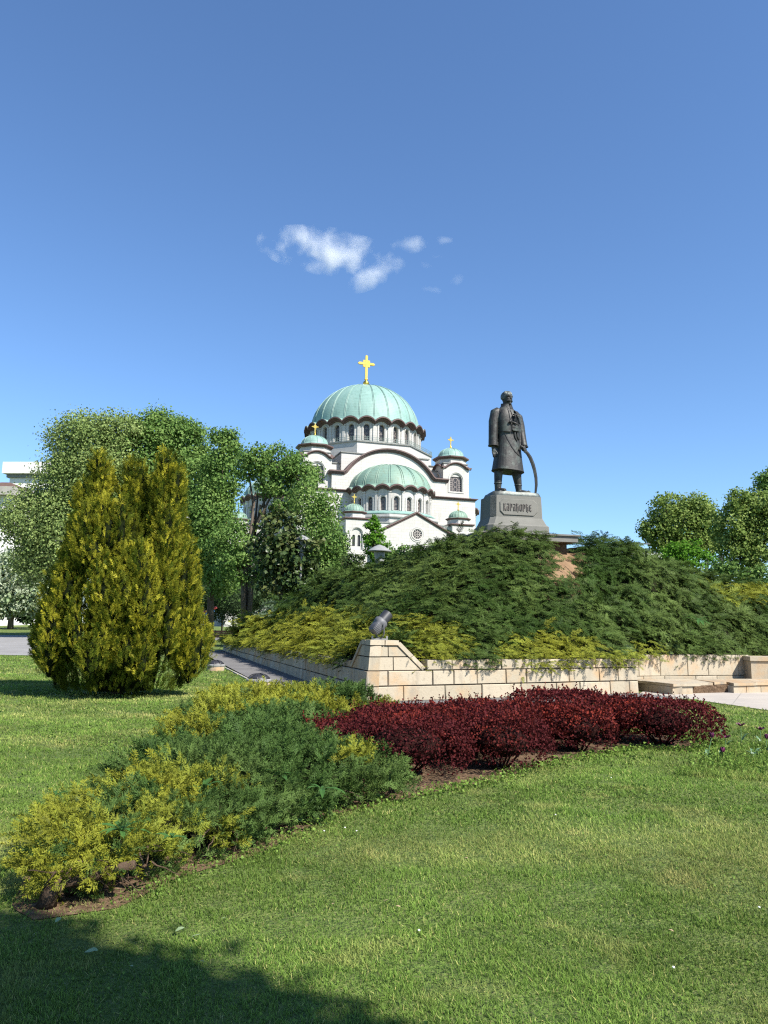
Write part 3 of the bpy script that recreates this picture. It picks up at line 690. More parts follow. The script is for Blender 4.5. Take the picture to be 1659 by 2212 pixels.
CUR_ROT = 0.
def flatten(e):
    for c in list(e.children):
        c.parent = church; c.rotation_euler = e.rotation_euler
    bpy.data.objects.remove(e)
def drum_and_dome(parent, centre, a_from, a_to, nb, r_wall, r_eave, r_cop, z0, z_eave, wave, dome_h, win, mcop, prefix, ribs=True, depth=.9):
    """scalloped drum: nb bays between angles a_from and a_to (full circle when 2 pi apart)"""
    cx, cy = centre; full = abs(a_to-a_from-2*PI) < 1e-6
    da = (a_to-a_from)/nb; b_ = r_wall*da/2; w, zb, zs = win
    def lobe(a):
        t = ((a-a_from)/da) % 1.0-.5
        return wave*(math.cos(PI*t)**.75 if abs(t) < .4999 else 0.)
    wall = MB(); wins = []
    for k in range(nb):
        ac = a_from+(k+.5)*da
        def f(s, z, d, ac=ac): a = ac+s/r_wall; return (cx+(r_wall-d)*math.cos(a), cy+(r_wall-d)*math.sin(a), z)
        bay(wall, f, b_, z0, lambda s, ac=ac: z_eave-.1+lobe(ac+s/r_wall), w, zb, zs, depth, 8, surround=.3)
        # pilaster between the bays
        ap = a_from+k*da
        for e in ([ap] if full or k else [ap])+([a_to] if (not full and k == nb-1) else []):
            pr_ = r_wall*da*.085
            def fp(x, y, z, e=e): a = e+x/r_wall; return (cx+(r_wall+y)*math.cos(a), cy+(r_wall+y)*math.sin(a), z)
            wall.box(-pr_, pr_, -.05, .28, z0, z_eave-.55, fp); wall.box(-pr_*1.4, pr_*1.4, -.05, .42, z_eave-.55, z_eave-.1, fp)
        wins.append(f)
    wo = wall.build(prefix+'_drum', M['marble'], parent)
    for f in wins:
        c = f(0, 0, 0)
        nrm = (c[0]-cx, c[1]-cy); th_ = rad(18)+CUR_ROT; ny_ = nrm[0]*math.sin(th_)+nrm[1]*math.cos(th_)
        if ny_ > r_wall*.25: continue            # the far side of the drum cannot be seen from the park
        p = MB(); n = 8; arch = [(-w*math.cos(PI*i/n), zs+w*math.sin(PI*i/n)) for i in range(n+1)]
        for i in range(n): p.quad(f(arch[i][0], zb, depth-.02), f(arch[i+1][0], zb, depth-.02), f(arch[i+1][0], arch[i+1][1], depth-.02), f(arch[i][0], arch[i][1], depth-.02))
        po = p.build('window', M['pane'], wo); g = window_grille(f, w, zb, zs, depth-.02)
        go_ = MB(); go_.v, go_.f, go_.mi = p.v, p.f, [0]*len(p.f); go_.cur = 1; go_.add(g.v, g.f)
        me = bpy.data.meshes.new('window'); me.from_pydata(go_.v, [], go_.f); me.materials.append(M['pane']); me.materials.append(M['grille']); me.polygons.foreach_set('material_index', go_.mi); me.update(); po.data = me
    # scalloped cornice
    n = nb*10; cor = MB(); pts = []; outs = []
    for i in range(n+(0 if full else 1)):
        a = a_from+(a_to-a_from)*i/n; pts.append((cx+r_wall*math.cos(a), cy+r_wall*math.sin(a), z_eave+lobe(a))); outs.append(((math.cos(a), math.sin(a), 0), (0, 0, 1)))
    k = (r_eave-r_wall)
    sweep(cor, pts, outs, [(-.3, -.55), (k*.25, -.5), (k*.3, -.15), (k*.55, -.12), (k*.6, .2), (k, .25), (k, .62), (k*.8, .72), (-.3, .72)], full)
    cor.build('cornice', M['cornice'], parent, True, 35)
    # copper shell
    z1 = z_eave+.72; rings = []; nn = n if full else n+1; NR = 18
    for j in range(NR+1):
        t = j/NR; ring = []
        for i in range(nn):
            a = a_from+(a_to-a_from)*i/n
            if j == 0: r, z = r_eave-.15, z1+lobe(a)
            elif j == 1: r, z = r_cop+(r_eave-r_cop)*.45, z1+lobe(a)*.75+.35
            else:
                ph = PI/2*(j-2)/(NR-2); r = r_cop*math.cos(ph)+.001; fd = max(0, 1-(j-2)/3.); z = z1+.75+dome_h*math.sin(ph)+lobe(a)*.42*fd
                if j == 2: r += .15
            ring.append((cx+r*math.cos(a), cy+r*math.sin(a), z))
        rings.append(ring)
    cop = MB(); cop.loft(rings, False, full); 
    if ribs:
        for k_ in range(nb+(0 if full else 1)):
            for dd in (-.011, .011):
                a = a_from+k_*da+dd*(2.2 if nb < 16 else 1); pts = []
                for j in range(15):
                    ph = PI/2*(j/14)*.97; r = r_cop*math.cos(ph)+.06; aa = a if r > 1.5 else a_from+k_*da
                    pts.append((cx+r*math.cos(aa), cy+r*math.sin(aa), z1+.8+dome_h*math.sin(ph)+.04))
                cop.tube(pts, .085 if nb > 16 else .07, 4)
    dm = cop.build(prefix, mcop, parent, True, 40)
    return wo, dm, z1+.75+dome_h
NORTH = -PI/2
# main drum and dome
wo, dome, ztop = drum_and_dome(church, (0, 0), -PI/24+NORTH, -PI/24+NORTH+2*PI, 24, 18.0, 19.9, 17.6, 56.4, 62.9, 1.35, 15.6, (.85, 57.6, 61.9), M['copper'], 'main_dome')
co = cross_mb(11.0, 16).build('cross', M['gold'], dome, True, 35); co.location = (0, 0, ztop-.1)
# octagonal base, terrace, railing
def ngon(ap, n=8, rot=PI/8): return [(ap/math.cos(PI/n)*math.cos(rot+2*PI*i/n), ap/math.cos(PI/n)*math.sin(rot+2*PI*i/n)) for i in range(n)]
b = MB(); b.prism(ngon(20.0), 44, 56.4); b.build('octagon_base', M['marble'], church)
b = MB(); b.prism(ngon(20.35), 56.4, 56.75); b.build('terrace', M['darkroof'], church)
b = MB(); P8 = ngon(20.1)
for i in range(8):
    a, c = Vector((*P8[i], 0)), Vector((*P8[(i+1) % 8], 0)); 
    for z in (56.95, 57.5, 58.1): b.tube([a+Vector((0, 0, z)), c+Vector((0, 0, z))], .05, 4)
    for k in range(27):
        p = a.lerp(c, k/27); b.tube([p+Vector((0, 0, 56.75)), p+Vector((0, 0, 58.1))], .09 if k % 5 == 0 else .035, 4)
b.build('railing', M['rail'], church)
# core blocks and stepped roofs
b = MB(); b.box(-13.6, 13.6, -22.2, 22.2, 38, 52.1); b.box(-22.2, 22.2, -13.6, 13.6, 38, 52.08); b.box(-17.6, 17.6, -20.6, 20.6, 38, 49.0); b.box(-20.6, 20.6, -17.6, 17.6, 38, 48.98); b.build('core_wall', M['marble'], church)
b = MB(); b.box(-13.9, 13.9, -22.5, 22.5, 52.1, 52.4); b.box(-22.5, -13.9, -13.9, 13.9, 52.1, 52.38); b.box(13.9, 22.5, -13.9, 13.9, 52.1, 52.38); b.box(-17.9, 17.9, -20.9, -13.95, 49, 49.3); b.build('step_roof', M['darkroof'], church)
b = MB(); b.box(-27.0, 27.0, -26.6, 26.6, -1, 40.0); b.build('wall', M['marble'], church)
b = MB()
sq = [(-27.0, -26.6), (27.0, -26.6), (27.0, 26.6), (-27.0, 26.6)]
def square_cornice(mb, sq, z, prof):
    pts = []; outs = []; n = len(sq)
    for i in range(n):
        p = Vector((*sq[i], z)); e0 = (Vector(sq[i])-Vector(sq[i-1])).normalized(); e1 = (Vector(sq[(i+1) % n])-Vector(sq[i])).normalized()
        n0 = Vector((e0.y, -e0.x)); n1 = Vector((e1.y, -e1.x)); mm = (n0+n1)/(1+n0.dot(n1)); pts.append(p); outs.append(((mm.x, mm.y, 0), (0, 0, 1)))
    sweep(mb, pts, outs, prof, True)
square_cornice(b, sq, 40.15, scaled(CPROF, .75)); b.build('cornice', M['cornice'], church)
# the great arches of the front and the left side
def arch_gable(rot):
    c, s = math.cos(rot), math.sin(rot)
    def T(u, v, z): return (u*c-v*s, u*s+v*c, z)
    R = 15.7; zc = 37.1; half = 13.7; a0 = math.acos(half/R)
    arc = [(R*math.cos(PI-a0-(PI-2*a0)*i/28), zc+R*math.sin(PI-a0-(PI-2*a0)*i/28)) for i in range(29)]
    prof = [(-17.4, 40.0), (-17.4, 45.0)]+[(-half-.01, 45.0)]+[p for p in arc]+[(half+.01, 45.0), (17.4, 45.0), (17.4, 40.0)]
    w = MB(); fr = [T(u, -26.5, z) for u, z in prof]; bk = [T(u, -21.5, z) for u, z in prof]
    w.loft([fr, bk]); go = w.build('arch_gable', M['marble'], church)
    line = [(-18.3, 45.15)]+[(-half-.2, 45.15)]+arc[1:-1]+[(half+.2, 45.15), (18.3, 45.15)]
    g = MB(); pts = []; outs = []
    for i, (u, z) in enumerate(line):
        d0 = Vector(line[i])-Vector(line[i-1]) if i else Vector(line[1])-Vector(line[0]); d1 = Vector(line[i+1])-Vector(line[i]) if i < len(line)-1 else d0
        d0.normalize(); d1.normalize(); nrm = (Vector((-d0.y, d0.x))+Vector((-d1.y, d1.x)))/(1+d0.dot(d1))
        pts.append(T(u, -26.5, z)); o = T(0, -1, 0); upv = T(nrm.x, 0, 0); outs.append((o, (upv[0], upv[1], nrm.y)))
    sweep(g, pts, outs, [(-3, -.5), (.2, -.5), (.25, -.2), (.55, -.15), (.6, .15), (.95, .2), (.95, .55), (-3, .6)]); g.build('cornice', M['cornice'], go, False)
    g = MB(); pts2 = [(T(u*1.02, -23.6, z+.35), T(u*1.02, -20.2, z+.35)) for u, z in arc]
    for i in range(len(pts2)-1): g.quad(pts2[i][0], pts2[i+1][0], pts2[i+1][1], pts2[i][1])
    g.build('vault_roof', M['darkroof'], go)
arch_gable(0); arch_gable(-PI/2)
# corner towers
def tower(cu, cv):
    H = 4.2; w = MB(); zt0 = 48.4; R = 4.6; half = 3.35; zc = 51.0-R; a0 = math.acos(half/R)
    arc = [(R*math.cos(PI-a0-(PI-2*a0)*i/14), zc+R*math.sin(PI-a0-(PI-2*a0)*i/14)) for i in range(15)]; za = arc[0][1]
    def top(s):
        if abs(s) >= half: return za
        return zc+math.sqrt(R*R-s*s)
    fr = []
    for k in range(4):
        a = k*PI/2; c, s_ = math.cos(a), math.sin(a)
        def f(s, z, d, c=c, s_=s_): u, v = s, -H+d; return (cu+u*c-v*s_, cv+u*s_+v*c, z)
        fr.append(f)
        nseg = 16; win = k in (0, 3)
        if win:
            bay(w, f, H, 40.0, top, 1.95, 42.4, 46.0, .7, 16, surround=.38)
            w.quad(f(-2.6, 42.0, -.16), f(2.6, 42.0, -.16), f(2.6, 42.4, -.16), f(-2.6, 42.4, -.16)); w.quad(f(-2.6, 42.4, -.16), f(2.6, 42.4, -.16), f(2.6, 42.4, 0), f(-2.6, 42.4, 0))
        else:
            ss = [-H+2*H*i/nseg for i in range(nseg+1)]
            for i in range(nseg): w.quad(f(ss[i], 40.0, 0), f(ss[i+1], 40.0, 0), f(ss[i+1], top(ss[i+1]), 0), f(ss[i], top(ss[i]), 0))
    w.box(cu-H+.35, cu+H-.35, cv-H+.35, cv+H-.35, 47, 50.9)
    o8 = ngon(4.35); w.prism([(cu+x, cv+y) for x, y in o8], 50.5, 52.6)
    to = w.build('corner_tower', M['marble'], church)
    g = MB(); g.box(cu-H+.1, cu+H-.1, cv-H+.1, cv+H-.1, 50.9, 51.15); g.build('ledge', M['darkroof'], to)
    g = MB()
    for f in fr:
        line = [(-H-.0, za)]+[(-half-.05, za)]+arc[1:-1]+[(half+.05, za), (H+.0, za)]; pts = []; outs = []
        for i, (u, z) in enumerate(line):
            d0 = Vector(line[i])-Vector(line[i-1]) if i else Vector((1, 0)); d1 = Vector(line[i+1])-Vector(line[i]) if i < len(line)-1 else Vector((1, 0))
            d0.normalize(); d1.normalize(); nrm = (Vector((-d0.y, d0.x))+Vector((-d1.y, d1.x)))/(1+d0.dot(d1))
            o = Vector(f(0, 0, 0)); ov = Vector(f(0, 0, -1))-o; sv = Vector(f(1, 0, 0))-o
            mit = (-.7 if i == 0 else .7 if i == len(line)-1 else 0)
            pts.append(Vector(f(u, z, 0))+sv*mit); outs.append((ov, sv*nrm.x+Vector((0, 0, nrm.y))))
        sweep(g, pts, outs, [(-.2, -.3), (.2, -.3), (.25, -.05), (.45, 0), (.65, .1), (.65, .35), (-.9, .38)])
    g.build('cornice', M['cornice'], to)
    g = MB(); square_cornice(g, [(cu+x, cv+y) for x, y in o8], 52.75, [(-.4, -.35), (.2, -.35), (.35, -.05), (.7, 0), (.85, .2), (.85, .5), (-.4, .6)]); g.build('eave', M['cornice'], to)
    for k in (0, 3):
        f = fr[k]; p = MB(); n = 12; arch = [(-1.95*math.cos(PI*i/n), 46.0+1.95*math.sin(PI*i/n)) for i in range(n+1)]
        for i in range(n): p.quad(f(arch[i][0], 42.4, .68), f(arch[i+1][0], 42.4, .68), f(arch[i+1][0], arch[i+1][1], .68), f(arch[i][0], arch[i][1], .68))
        p.cur = 1; gr = window_grille(f, 1.95, 42.4, 46.0, .66, rich=True); p.add(gr.v, gr.f)
        p.build('window', [M['pane'], M['grille']], to)
    g = MB(); g.lathe([(5.0, 53.2), (4.5, 53.45), (4.05, 53.7)]+[(3.95*math.cos(PI/2*i/9)+.001, 53.8+2.75*math.sin(PI/2*i/9)) for i in range(10)], (cu, cv, 0), 24)
    for k in range(12):
        a = 2*PI*k/12; g.tube([(cu+(3.98*math.cos(PI/2*i/9))*math.cos(a), cv+(3.98*math.cos(PI/2*i/9))*math.sin(a), 53.83+2.78*math.sin(PI/2*i/9)) for i in range(9)], .07, 4)
    dm = g.build('tower_dome', M['copper'], to, True, 40)
    x = cross_mb(3.9, 10).build('cross', M['gold'], to, True, 35); x.location = (cu, cv, 56.4)
tower(-21.4, -21.0); tower(21.4, -21.0); tower(-21.4, 21.0)
# apses: half drums with half domes, skirt roof, lower facets
def apse(rot):
    global CUR_ROT
    CUR_ROT = rot; e = empty('apse'); e.parent = church; e.rotation_euler = (0, 0, rot)
    cv = -26.2; nb = 10; a_f = -PI+.0
    wo, dm, zt = drum_and_dome(e, (0, cv), -PI, 0., nb, 11.9, 13.3, 12.1, 33.2, 39.0, 1.0, 7.9, (.72, 33.5, 36.6), M['copper2'], 'apse_dome', depth=.7)
    g = MB(); g.lathe([(11.9, 33.4), (12.6, 33.25), (13.5, 32.6), (13.5, 32.35)], (0, cv, 0), 30, -PI, 0.); g.build('skirt_roof', M['copper'], e)
    g = MB(); fac = [(15.2*math.cos(-PI+PI*i/5), cv+15.2*math.sin(-PI+PI*i/5)) for i in range(6)]+[(15.2, cv+.3), (-15.2, cv+.3)]
    g.prism([(x*.93, cv+(y-cv)*.93) for x, y in fac], 0, 32.2); g.build('apse_wall', M['marble'], e)
    g = MB(); g.prism([(x*.96, cv+(y-cv)*.96) for x, y in fac], 31.2, 31.5); g.build('ledge', M['darkroof'], e)
    flatten(e)
apse(0); apse(-PI/2); apse(PI/2)
# lower porch block, gabled front, bell turrets
def porch(rot):
    e = empty('porch'); e.parent = church; e.rotation_euler = (0, 0, rot)
    g = MB(); g.box(-17.3, 17.3, -43.4, -26.7, -1, 29.0); g.build('porch_wall', M['marble'], e)
    g = MB(); g.box(-17.5, 17.5, -43.6, -26.75, 29.0, 29.3); g.build('flat_roof', M['darkroof'], e)
    v0 = -47.4; zt = 31.6; hw = 10.8; ze = 26.1; uc = .5
    g = MB(); prof = [(-hw, -1), (hw, -1), (hw, ze), (0, zt-.3), (-hw, ze)]
    g.loft([[(uc+u, v0, z) for u, z in prof], [(uc+u, -38.0, z) for u, z in prof]])
    for k in range(14):     # portal arch
        a, a2 = PI*k/14, PI*(k+1)/14
        g.hexa([(uc+4.6*math.cos(a), v0, 16.6+4.6*math.sin(a)), (uc+5.4*math.cos(a), v0, 16.6+5.4*math.sin(a)), (uc+5.4*math.cos(a2), v0, 16.6+5.4*math.sin(a2)), (uc+4.6*math.cos(a2), v0, 16.6+4.6*math.sin(a2))],
               [(uc+4.6*math.cos(a), v0-.3, 16.6+4.6*math.sin(a)), (uc+5.4*math.cos(a), v0-.3, 16.6+5.4*math.sin(a)), (uc+5.4*math.cos(a2), v0-.3, 16.6+5.4*math.sin(a2)), (uc+4.6*math.cos(a2), v0-.3, 16.6+4.6*math.sin(a2))])
    # round window surround
    for r0, r1, pd in ((1.35, 1.62, .25), (1.75, 2.05, .12)):
        rr = []
        for j in range(28):
            a = 2*PI*j/28; rr.append([(uc+.25+r0*math.cos(a), v0, 26.0+r0*math.sin(a)), (uc+.25+r0*math.cos(a), v0-pd, 26.0+r0*math.sin(a)), (uc+.25+r1*math.cos(a), v0-pd, 26.0+r1*math.sin(a)), (uc+.25+r1*math.cos(a), v0, 26.0+r1*math.sin(a))])
        rr.append(rr[0]); g.loft(rr, False, True)
    go = g.build('gable_front', M['marble'], e)
    g = MB(); n = 28; C_ = (uc+.25, v0-.06, 26.0)
    g.add([C_]+[(C_[0]+1.36*math.cos(2*PI*j/n), v0-.06, 26.0+1.36*math.sin(2*PI*j/n)) for j in range(n)], [(0, 1+j, 1+(j+1) % n) for j in range(n)]); g.cur = 1
    def ring(r, t):
        for j in range(24):
            a, a2 = 2*PI*j/24, 2*PI*(j+1)/24; g.quad(*[(C_[0]+q*math.cos(x), v0-.1, 26.0+q*math.sin(x)) for q, x in ((r-t, a), (r+t, a), (r+t, a2), (r-t, a2))])
    ring(.68, .05); ring(1.3, .05)
    for j in range(12):
        a = 2*PI*j/12; d = Vector((math.cos(a), math.sin(a))); pn = Vector((-d.y, d.x))*.05; p0, p1 = d*(.7 if j % 3 else .05), d*1.3
        g.quad(*[(C_[0]+q.x, v0-.1, 26.0+q.y) for q in (p0-pn, p1-pn, p1+pn, p0+pn)])
    g.build('rose_window', [M['pane'], mat('pale_grille', (.5, .45, .4), (.42, .38, .34), 3)], go)
    g = MB(); prof = [(-hw-.5, ze-.35), (0, zt), (hw+.5, ze-.35)]
    pts = [(uc+u, v0, z) for u, z in prof]; sl = Vector((prof[1][0]-prof[0][0], prof[1][1]-prof[0][1])).normalized()
    outs = [((0, -1, 0), (-sl.y, 0, sl.x)), ((0, -1, 0), (0, 0, 1/sl.x)), ((0, -1, 0), (sl.y, 0, sl.x))]
    sweep(g, pts, outs, [(-.3, -.4), (.15, -.4), (.2, -.1), (.5, 0), (.5, .32), (-.3, .34)]); g.build('cornice', M['cornice'], go)
    g = MB()
    for a, c in ((0, 1), (1, 2)):
        p0, p1 = prof[a], prof[c]; g.hexa([(uc+p0[0], v0+.3, p0[1]+.1), (uc+p1[0], v0+.3, p1[1]+.1), (uc+p1[0], -38, p1[1]+.1), (uc+p0[0], -38, p0[1]+.1)], [(uc+p0[0], v0+.3, p0[1]+.38), (uc+p1[0], v0+.3, p1[1]+.38), (uc+p1[0], -38, p1[1]+.38), (uc+p0[0], -38, p0[1]+.38)])
    g.build('gable_roof', M['copper2'], go)
    for sx in (-1, 1):
        turret(sx*14.9, -41.7, e)
    flatten(e)
def turret(cu, cv, parent):
    H = 3.0; w = MB(); fr = []
    for k in range(4):
        a = k*PI/2; c, s_ = math.cos(a), math.sin(a)
        def f(s, z, d, c=c, s_=s_): u, v = s, -H+d; return (cu+u*c-v*s_, cv+u*s_+v*c, z)
        fr.append(f)
        if k in (0, 3):
            # one big blind arch holding two narrow lights
            for sg in (-1, 1):
                bay(w, lambda s, z, d, sg=sg, f=f: f(s+sg*.72, z, d+.35), .72, 21.5, lambda s: 27.6, .38, 22.4, 25.0, .4, 8, surround=0)
            bay(w, f, H, -1, lambda s: 29.6, 1.45, 21.5, 25.6, .36, 12, surround=.3)
        else: w.quad(f(-H, -1, 0), f(H, -1, 0), f(H, 29.6, 0), f(-H, 29.6, 0))
    w.quad((cu-H, cv-H, 29.6), (cu+H, cv-H, 29.6), (cu+H, cv+H, 29.6), (cu-H, cv+H, 29.6))
    o8 = ngon(2.75); w.prism([(cu+x, cv+y) for x, y in o8], 29.5, 31.5); to = w.build('bell_turret', M['marble'], parent)
    g = MB(); square_cornice(g, [(cu-H, cv-H), (cu+H, cv-H), (cu+H, cv+H), (cu-H, cv+H)], 29.6, [(-.4, -.3), (.15, -.3), (.45, 0), (.45, .25), (-.4, .3)])
    square_cornice(g, [(cu+x, cv+y) for x, y in o8], 31.4, [(-.4, -.3), (.1, -.3), (.5, 0), (.5, .2), (-.4, .3)]); g.build('cornice', M['cornice'], to)
    for k in (0, 3):
        f = fr[k]
        for sg in (-1, 1):
            p = MB(); p.box(-.4, .4, 0, .05, 22.4, 25.4, lambda x, y, z: f(x+sg*.72, z, .72+y)); p.build('window', M['pane'], to)
    g = MB(); g.lathe([(3.2, 31.6), (2.75, 31.8)]+[(2.6*math.cos(PI/2*i/8)+.001, 31.85+2.0*math.sin(PI/2*i/8)) for i in range(9)], (cu, cv, 0), 32)
    for k in range(20):
        a = 2*PI*k/20; g.tube([(cu+(2.62*math.cos(PI/2*i/8))*math.cos(a), cv+(2.62*math.cos(PI/2*i/8))*math.sin(a), 31.87+2.02*math.sin(PI/2*i/8)) for i in range(8)], .06, 4)
    g.build('turret_dome', M['copper2'], to, True, 40)
    x = cross_mb(2.75, 8).build('cross', M['gold'], to, True, 35); x.location = (cu, cv, 33.7)
porch(0); porch(-PI/2)

# ================================================================== PEDESTAL
pc = at(1117, 1071, 24.75); PZ = pc.z; PYAW = rad(13)
ped_c = Vector((pc.x-.60*math.sin(PYAW), pc.y+.60*math.cos(PYAW), 0))
ped = empty('pedestal', (ped_c.x, ped_c.y, PZ), PYAW)
tag(ped, 'grey granite pedestal with an octagonal name panel on top of the mound', 'pedestal')
def oct_ring(hw, hd, z, ch=.15): return [(-hw+ch, -hd, z), (hw-ch*.25, -hd, z), (hw, -hd+ch*.25, z), (hw, hd-ch, z), (hw-ch, hd, z), (-hw+ch, hd, z), (-hw, hd-ch, z), (-hw, -hd+ch, z)]
b = MB(); b.loft([oct_ring(1.0, .74, -.97), oct_ring(.985, .725, -.95), oct_ring(.90, .64, -.75), oct_ring(.885, .625, -.72), oct_ring(.86, .60, 0)])
b.loft([oct_ring(1.05, .79, -1.22), oct_ring(1.04, .78, -1.0), oct_ring(1.01, .75, -.965)]); b.build('die', M['granite'], ped)
b = MB(); 
for a, c, z0, z1 in ((-.862, -.712, -.02, -.70),):
    q = [(-.857-.0, -.447, -.03), (-.717, -.603, -.03), (-.74, -.625, -.70), (-.882, -.47, -.70)]
    o = Vector((-.7, -.7, 0))*.012; b.add([Vector(p)+o for p in q], [(0, 1, 2, 3)])
b.build('rough_corner', M['granite_dark'], ped)
slope_y = lambda z: -.60+z*(.025/.72)
b = MB(); pw, phh = .66, .27; zc = -.385; cc = .13; ox = .04
P = [(-pw+cc, phh), (pw-cc, phh), (pw, phh-cc), (pw, -phh+cc), (pw-cc, -phh), (-pw+cc, -phh), (-pw, -phh+cc), (-pw, phh-cc)]
b.loft([[(ox+x, slope_y(zc+z)-0.0, zc+z) for x, z in P], [(ox+x*.965, slope_y(zc+z)-.032, zc+z*.94) for x, z in P]]); b.build('name_panel', M['granite'], ped)
# lettering: stout raised strokes
LET = {'K': [((0, 0), (0, 1)), ((.12, .48), (.5, 1)), ((.12, .52), (.55, 0))],
 'A': [((.0, .0), (.0, .55)), ((0, .55), (.5, .75)), ((.5, 1), (.5, 0)), ((0, .05), (.5, .2)), ((.02, 1), (.5, 1))],
 'P': [((0, 0), (0, 1)), ((0, 1), (.5, .95)), ((.5, .95), (.5, .5)), ((.5, .5), (.1, .42))],
 'Dj': [((0, 0), (0, 1.1)), ((-.12, .88), (.4, .98)), ((0, .55), (.5, .68)), ((.5, .68), (.5, .05)), ((.5, .05), (.3, -.15))],
 'O': [((0, .1), (0, .9)), ((0, .9), (.28, 1)), ((.28, 1), (.55, .9)), ((.55, .9), (.55, .1)), ((.55, .1), (.28, 0)), ((.28, 0), (0, .1))],
 'E': [((0, .12), (0, .9)), ((0, .9), (.45, 1)), ((.05, .55), (.4, .55)), ((0, .12), (.3, 0)), ((.3, 0), (.5, .12))]}
b = MB(); x = -.475; lh = .215
for ch in ('K', 'A', 'P', 'A', 'Dj', 'O', 'P', 'Dj', 'E'):
    for (x0, z0), (x1, z1) in LET[ch]:
        a = Vector((x+x0*.105, 0, zc-.115+z0*lh)); c = Vector((x+x1*.105, 0, zc-.115+z1*lh)); d = (c-a); L = d.length; d.normalize(); t = Vector((-d.z, 0, d.x))
        th = .0125 if abs(d.z) > .7 else .009; a -= d*.008; c += d*.008
        bot = [a-t*th, c-t*th, c+t*th, a+t*th]
        b.hexa([Vector((p.x, slope_y(p.z)-.030, p.z)) for p in bot], [Vector((p.x, slope_y(p.z)-.052, p.z)) for p in bot])
    x += .112
b.build('inscription', M['letter'], ped)
# concrete slab under the pedestal
sl = tag(empty('concrete_slab', (ped_c.x, ped_c.y, PZ-1.235), PYAW), 'flat concrete slab projecting from under the pedestal above bare earth', 'slab')
b = MB(); b.box(-1.35, 2.0, -.86, 1.3, -.24, -.05); b.box(-1.40, 2.06, -.92, 1.35, -.05, 0.); b.build('slab', M['granite'], sl); b = MB(); b.box(-1.2, 1.75, -.55, 1.2, -1.3, -.245); b.build('earth_fill', M['soil'], sl)

# ================================================================== STATUE
SH = 1.0
stat = empty('statue', (ped_c.x-.02, ped_c.y, PZ+.16), PYAW)
tag(stat, 'dark bronze statue of a moustached man in a long coat leaning on a curved sabre', 'statue')
stat.scale = (1.08, 1.08, 1.10)
BY = Matrix.Rotation(rad(8), 4, 'Z')
def sring(cx, cy, z, rx, ry, p=2.5, n=28, tilt=0.):
    r = []
    for j in range(n):
        a = 2*PI*j/n; c, s = math.cos(a), math.sin(a)
        x = rx*math.copysign(abs(c)**(2/p), c); y = ry*math.copysign(abs(s)**(2/p), s); r.append((cx+x, cy+y, z+tilt*x))
    return r
COAT = [(-.05, 0, .66, .49, .37, -.05), (-.05, 0, .70, .50, .38, -.05), (-.045, 0, 1.0, .455, .345, -.02), (-.035, 0, 1.4, .405, .30, 0), (-.03, 0, 1.78, .37, .275, 0), (-.035, 0, 2.05, .40, .285, 0), (-.05, 0, 2.3, .425, .29, 0), (-.06, .01, 2.48, .40, .26, -.06), (-.07, .02, 2.58, .33, .22, -.10), (-.07, .02, 2.66, .22, .18, -.06), (-.07, .01, 2.76, .165, .165, 0)]
def coat_y(x, z, o=.0):
    for a, c in zip(COAT, COAT[1:]):
        if a[2] <= z <= c[2]:
            t = (z-a[2])/(c[2]-a[2]); cx = a[0]+(c[0]-a[0])*t; rx = a[3]+(c[3]-a[3])*t; ry = a[4]+(c[4]-a[4])*t; q = min(.98, abs((x-cx)/rx)); return -ry*(1-q**2.5)**(1/2.5)-o
    return -.3-o
b = MB(); b.loft([sring(*c[:5], tilt=c[5]) for c in COAT])
# arms
b.tube([(-.36, .02, 2.56), (-.47, .02, 2.50), (-.535, .01, 2.2), (-.56, -.01, 1.9), (-.575, -.02, 1.6), (-.58, -.03, 1.42)], [.13, .155, .155, .145, .14, .145], 14)
b.tube([(.24, .02, 2.50), (.34, .02, 2.42), (.40, .0, 2.15), (.425, -.03, 1.9), (.43, -.10, 1.65), (.415, -.19, 1.45)], [.13, .155, .15, .14, .13, .13], 14)
# legs and boots
b.tube([(-.30, .02, .85), (-.37, .02, .6), (-.385, .02, .34), (-.385, .03, .12), (-.385, .05, .02)], [.16, .135, .118, .10, .105], 14)
b.tube([(.20, .03, .85), (.29, .03, .6), (.325, .02, .34), (.345, .02, .14), (.35, .03, .03)], [.16, .145, .115, .095, .10], 14)
b.tube([(-.39, .10, .05), (-.37, -.06, .055), (-.32, -.18, .045), (-.28, -.26, .06)], [.085, .10, .085, .055], 10)
b.tube([(.34, .08, .05), (.40, -.03, .06), (.50, -.12, .045), (.58, -.18, .06), (.605, -.20, .105)], [.085, .10, .085, .06, .045], 10)
# hands: hanging right hand, left hand closed on the hilt
b.tube([(-.575, -.03, 1.44), (-.575, -.04, 1.36), (-.57, -.05, 1.28)], [.062, .06, .052], 10)
b.ball((-.575, -.05, 1.28), (.062, .05, .085), 8)
for k, (dx, L) in enumerate(((-.05, .15), (-.018, .175), (.014, .165), (.042, .13))):
    b.tube([(-.575+dx, -.06, 1.24), (-.57+dx*.9, -.075, 1.24-L*.45), (-.555+dx*.8, -.06, 1.24-L*.8), (-.545+dx*.7, -.03, 1.24-L)], [.023, .021, .019, .016], 7)
b.tube([(-.53, -.07, 1.30), (-.495, -.09, 1.24), (-.485, -.09, 1.17)], [.024, .021, .017], 7)
b.tube([(.415, -.19, 1.47), (.385, -.25, 1.40), (.345, -.31, 1.37)], [.062, .06, .055], 10)
b.ball((.335, -.32, 1.355), (.085, .06, .07), 8)
for k, t in enumerate((-.045, -.012, .022, .053)):
    b.tube([(.37+t*.6, -.345, 1.40-t), (.33+t*.6, -.40, 1.385-t), (.285+t*.6, -.40, 1.33-t), (.29+t*.5, -.36, 1.30-t)], [.025, .025, .022, .018], 7)
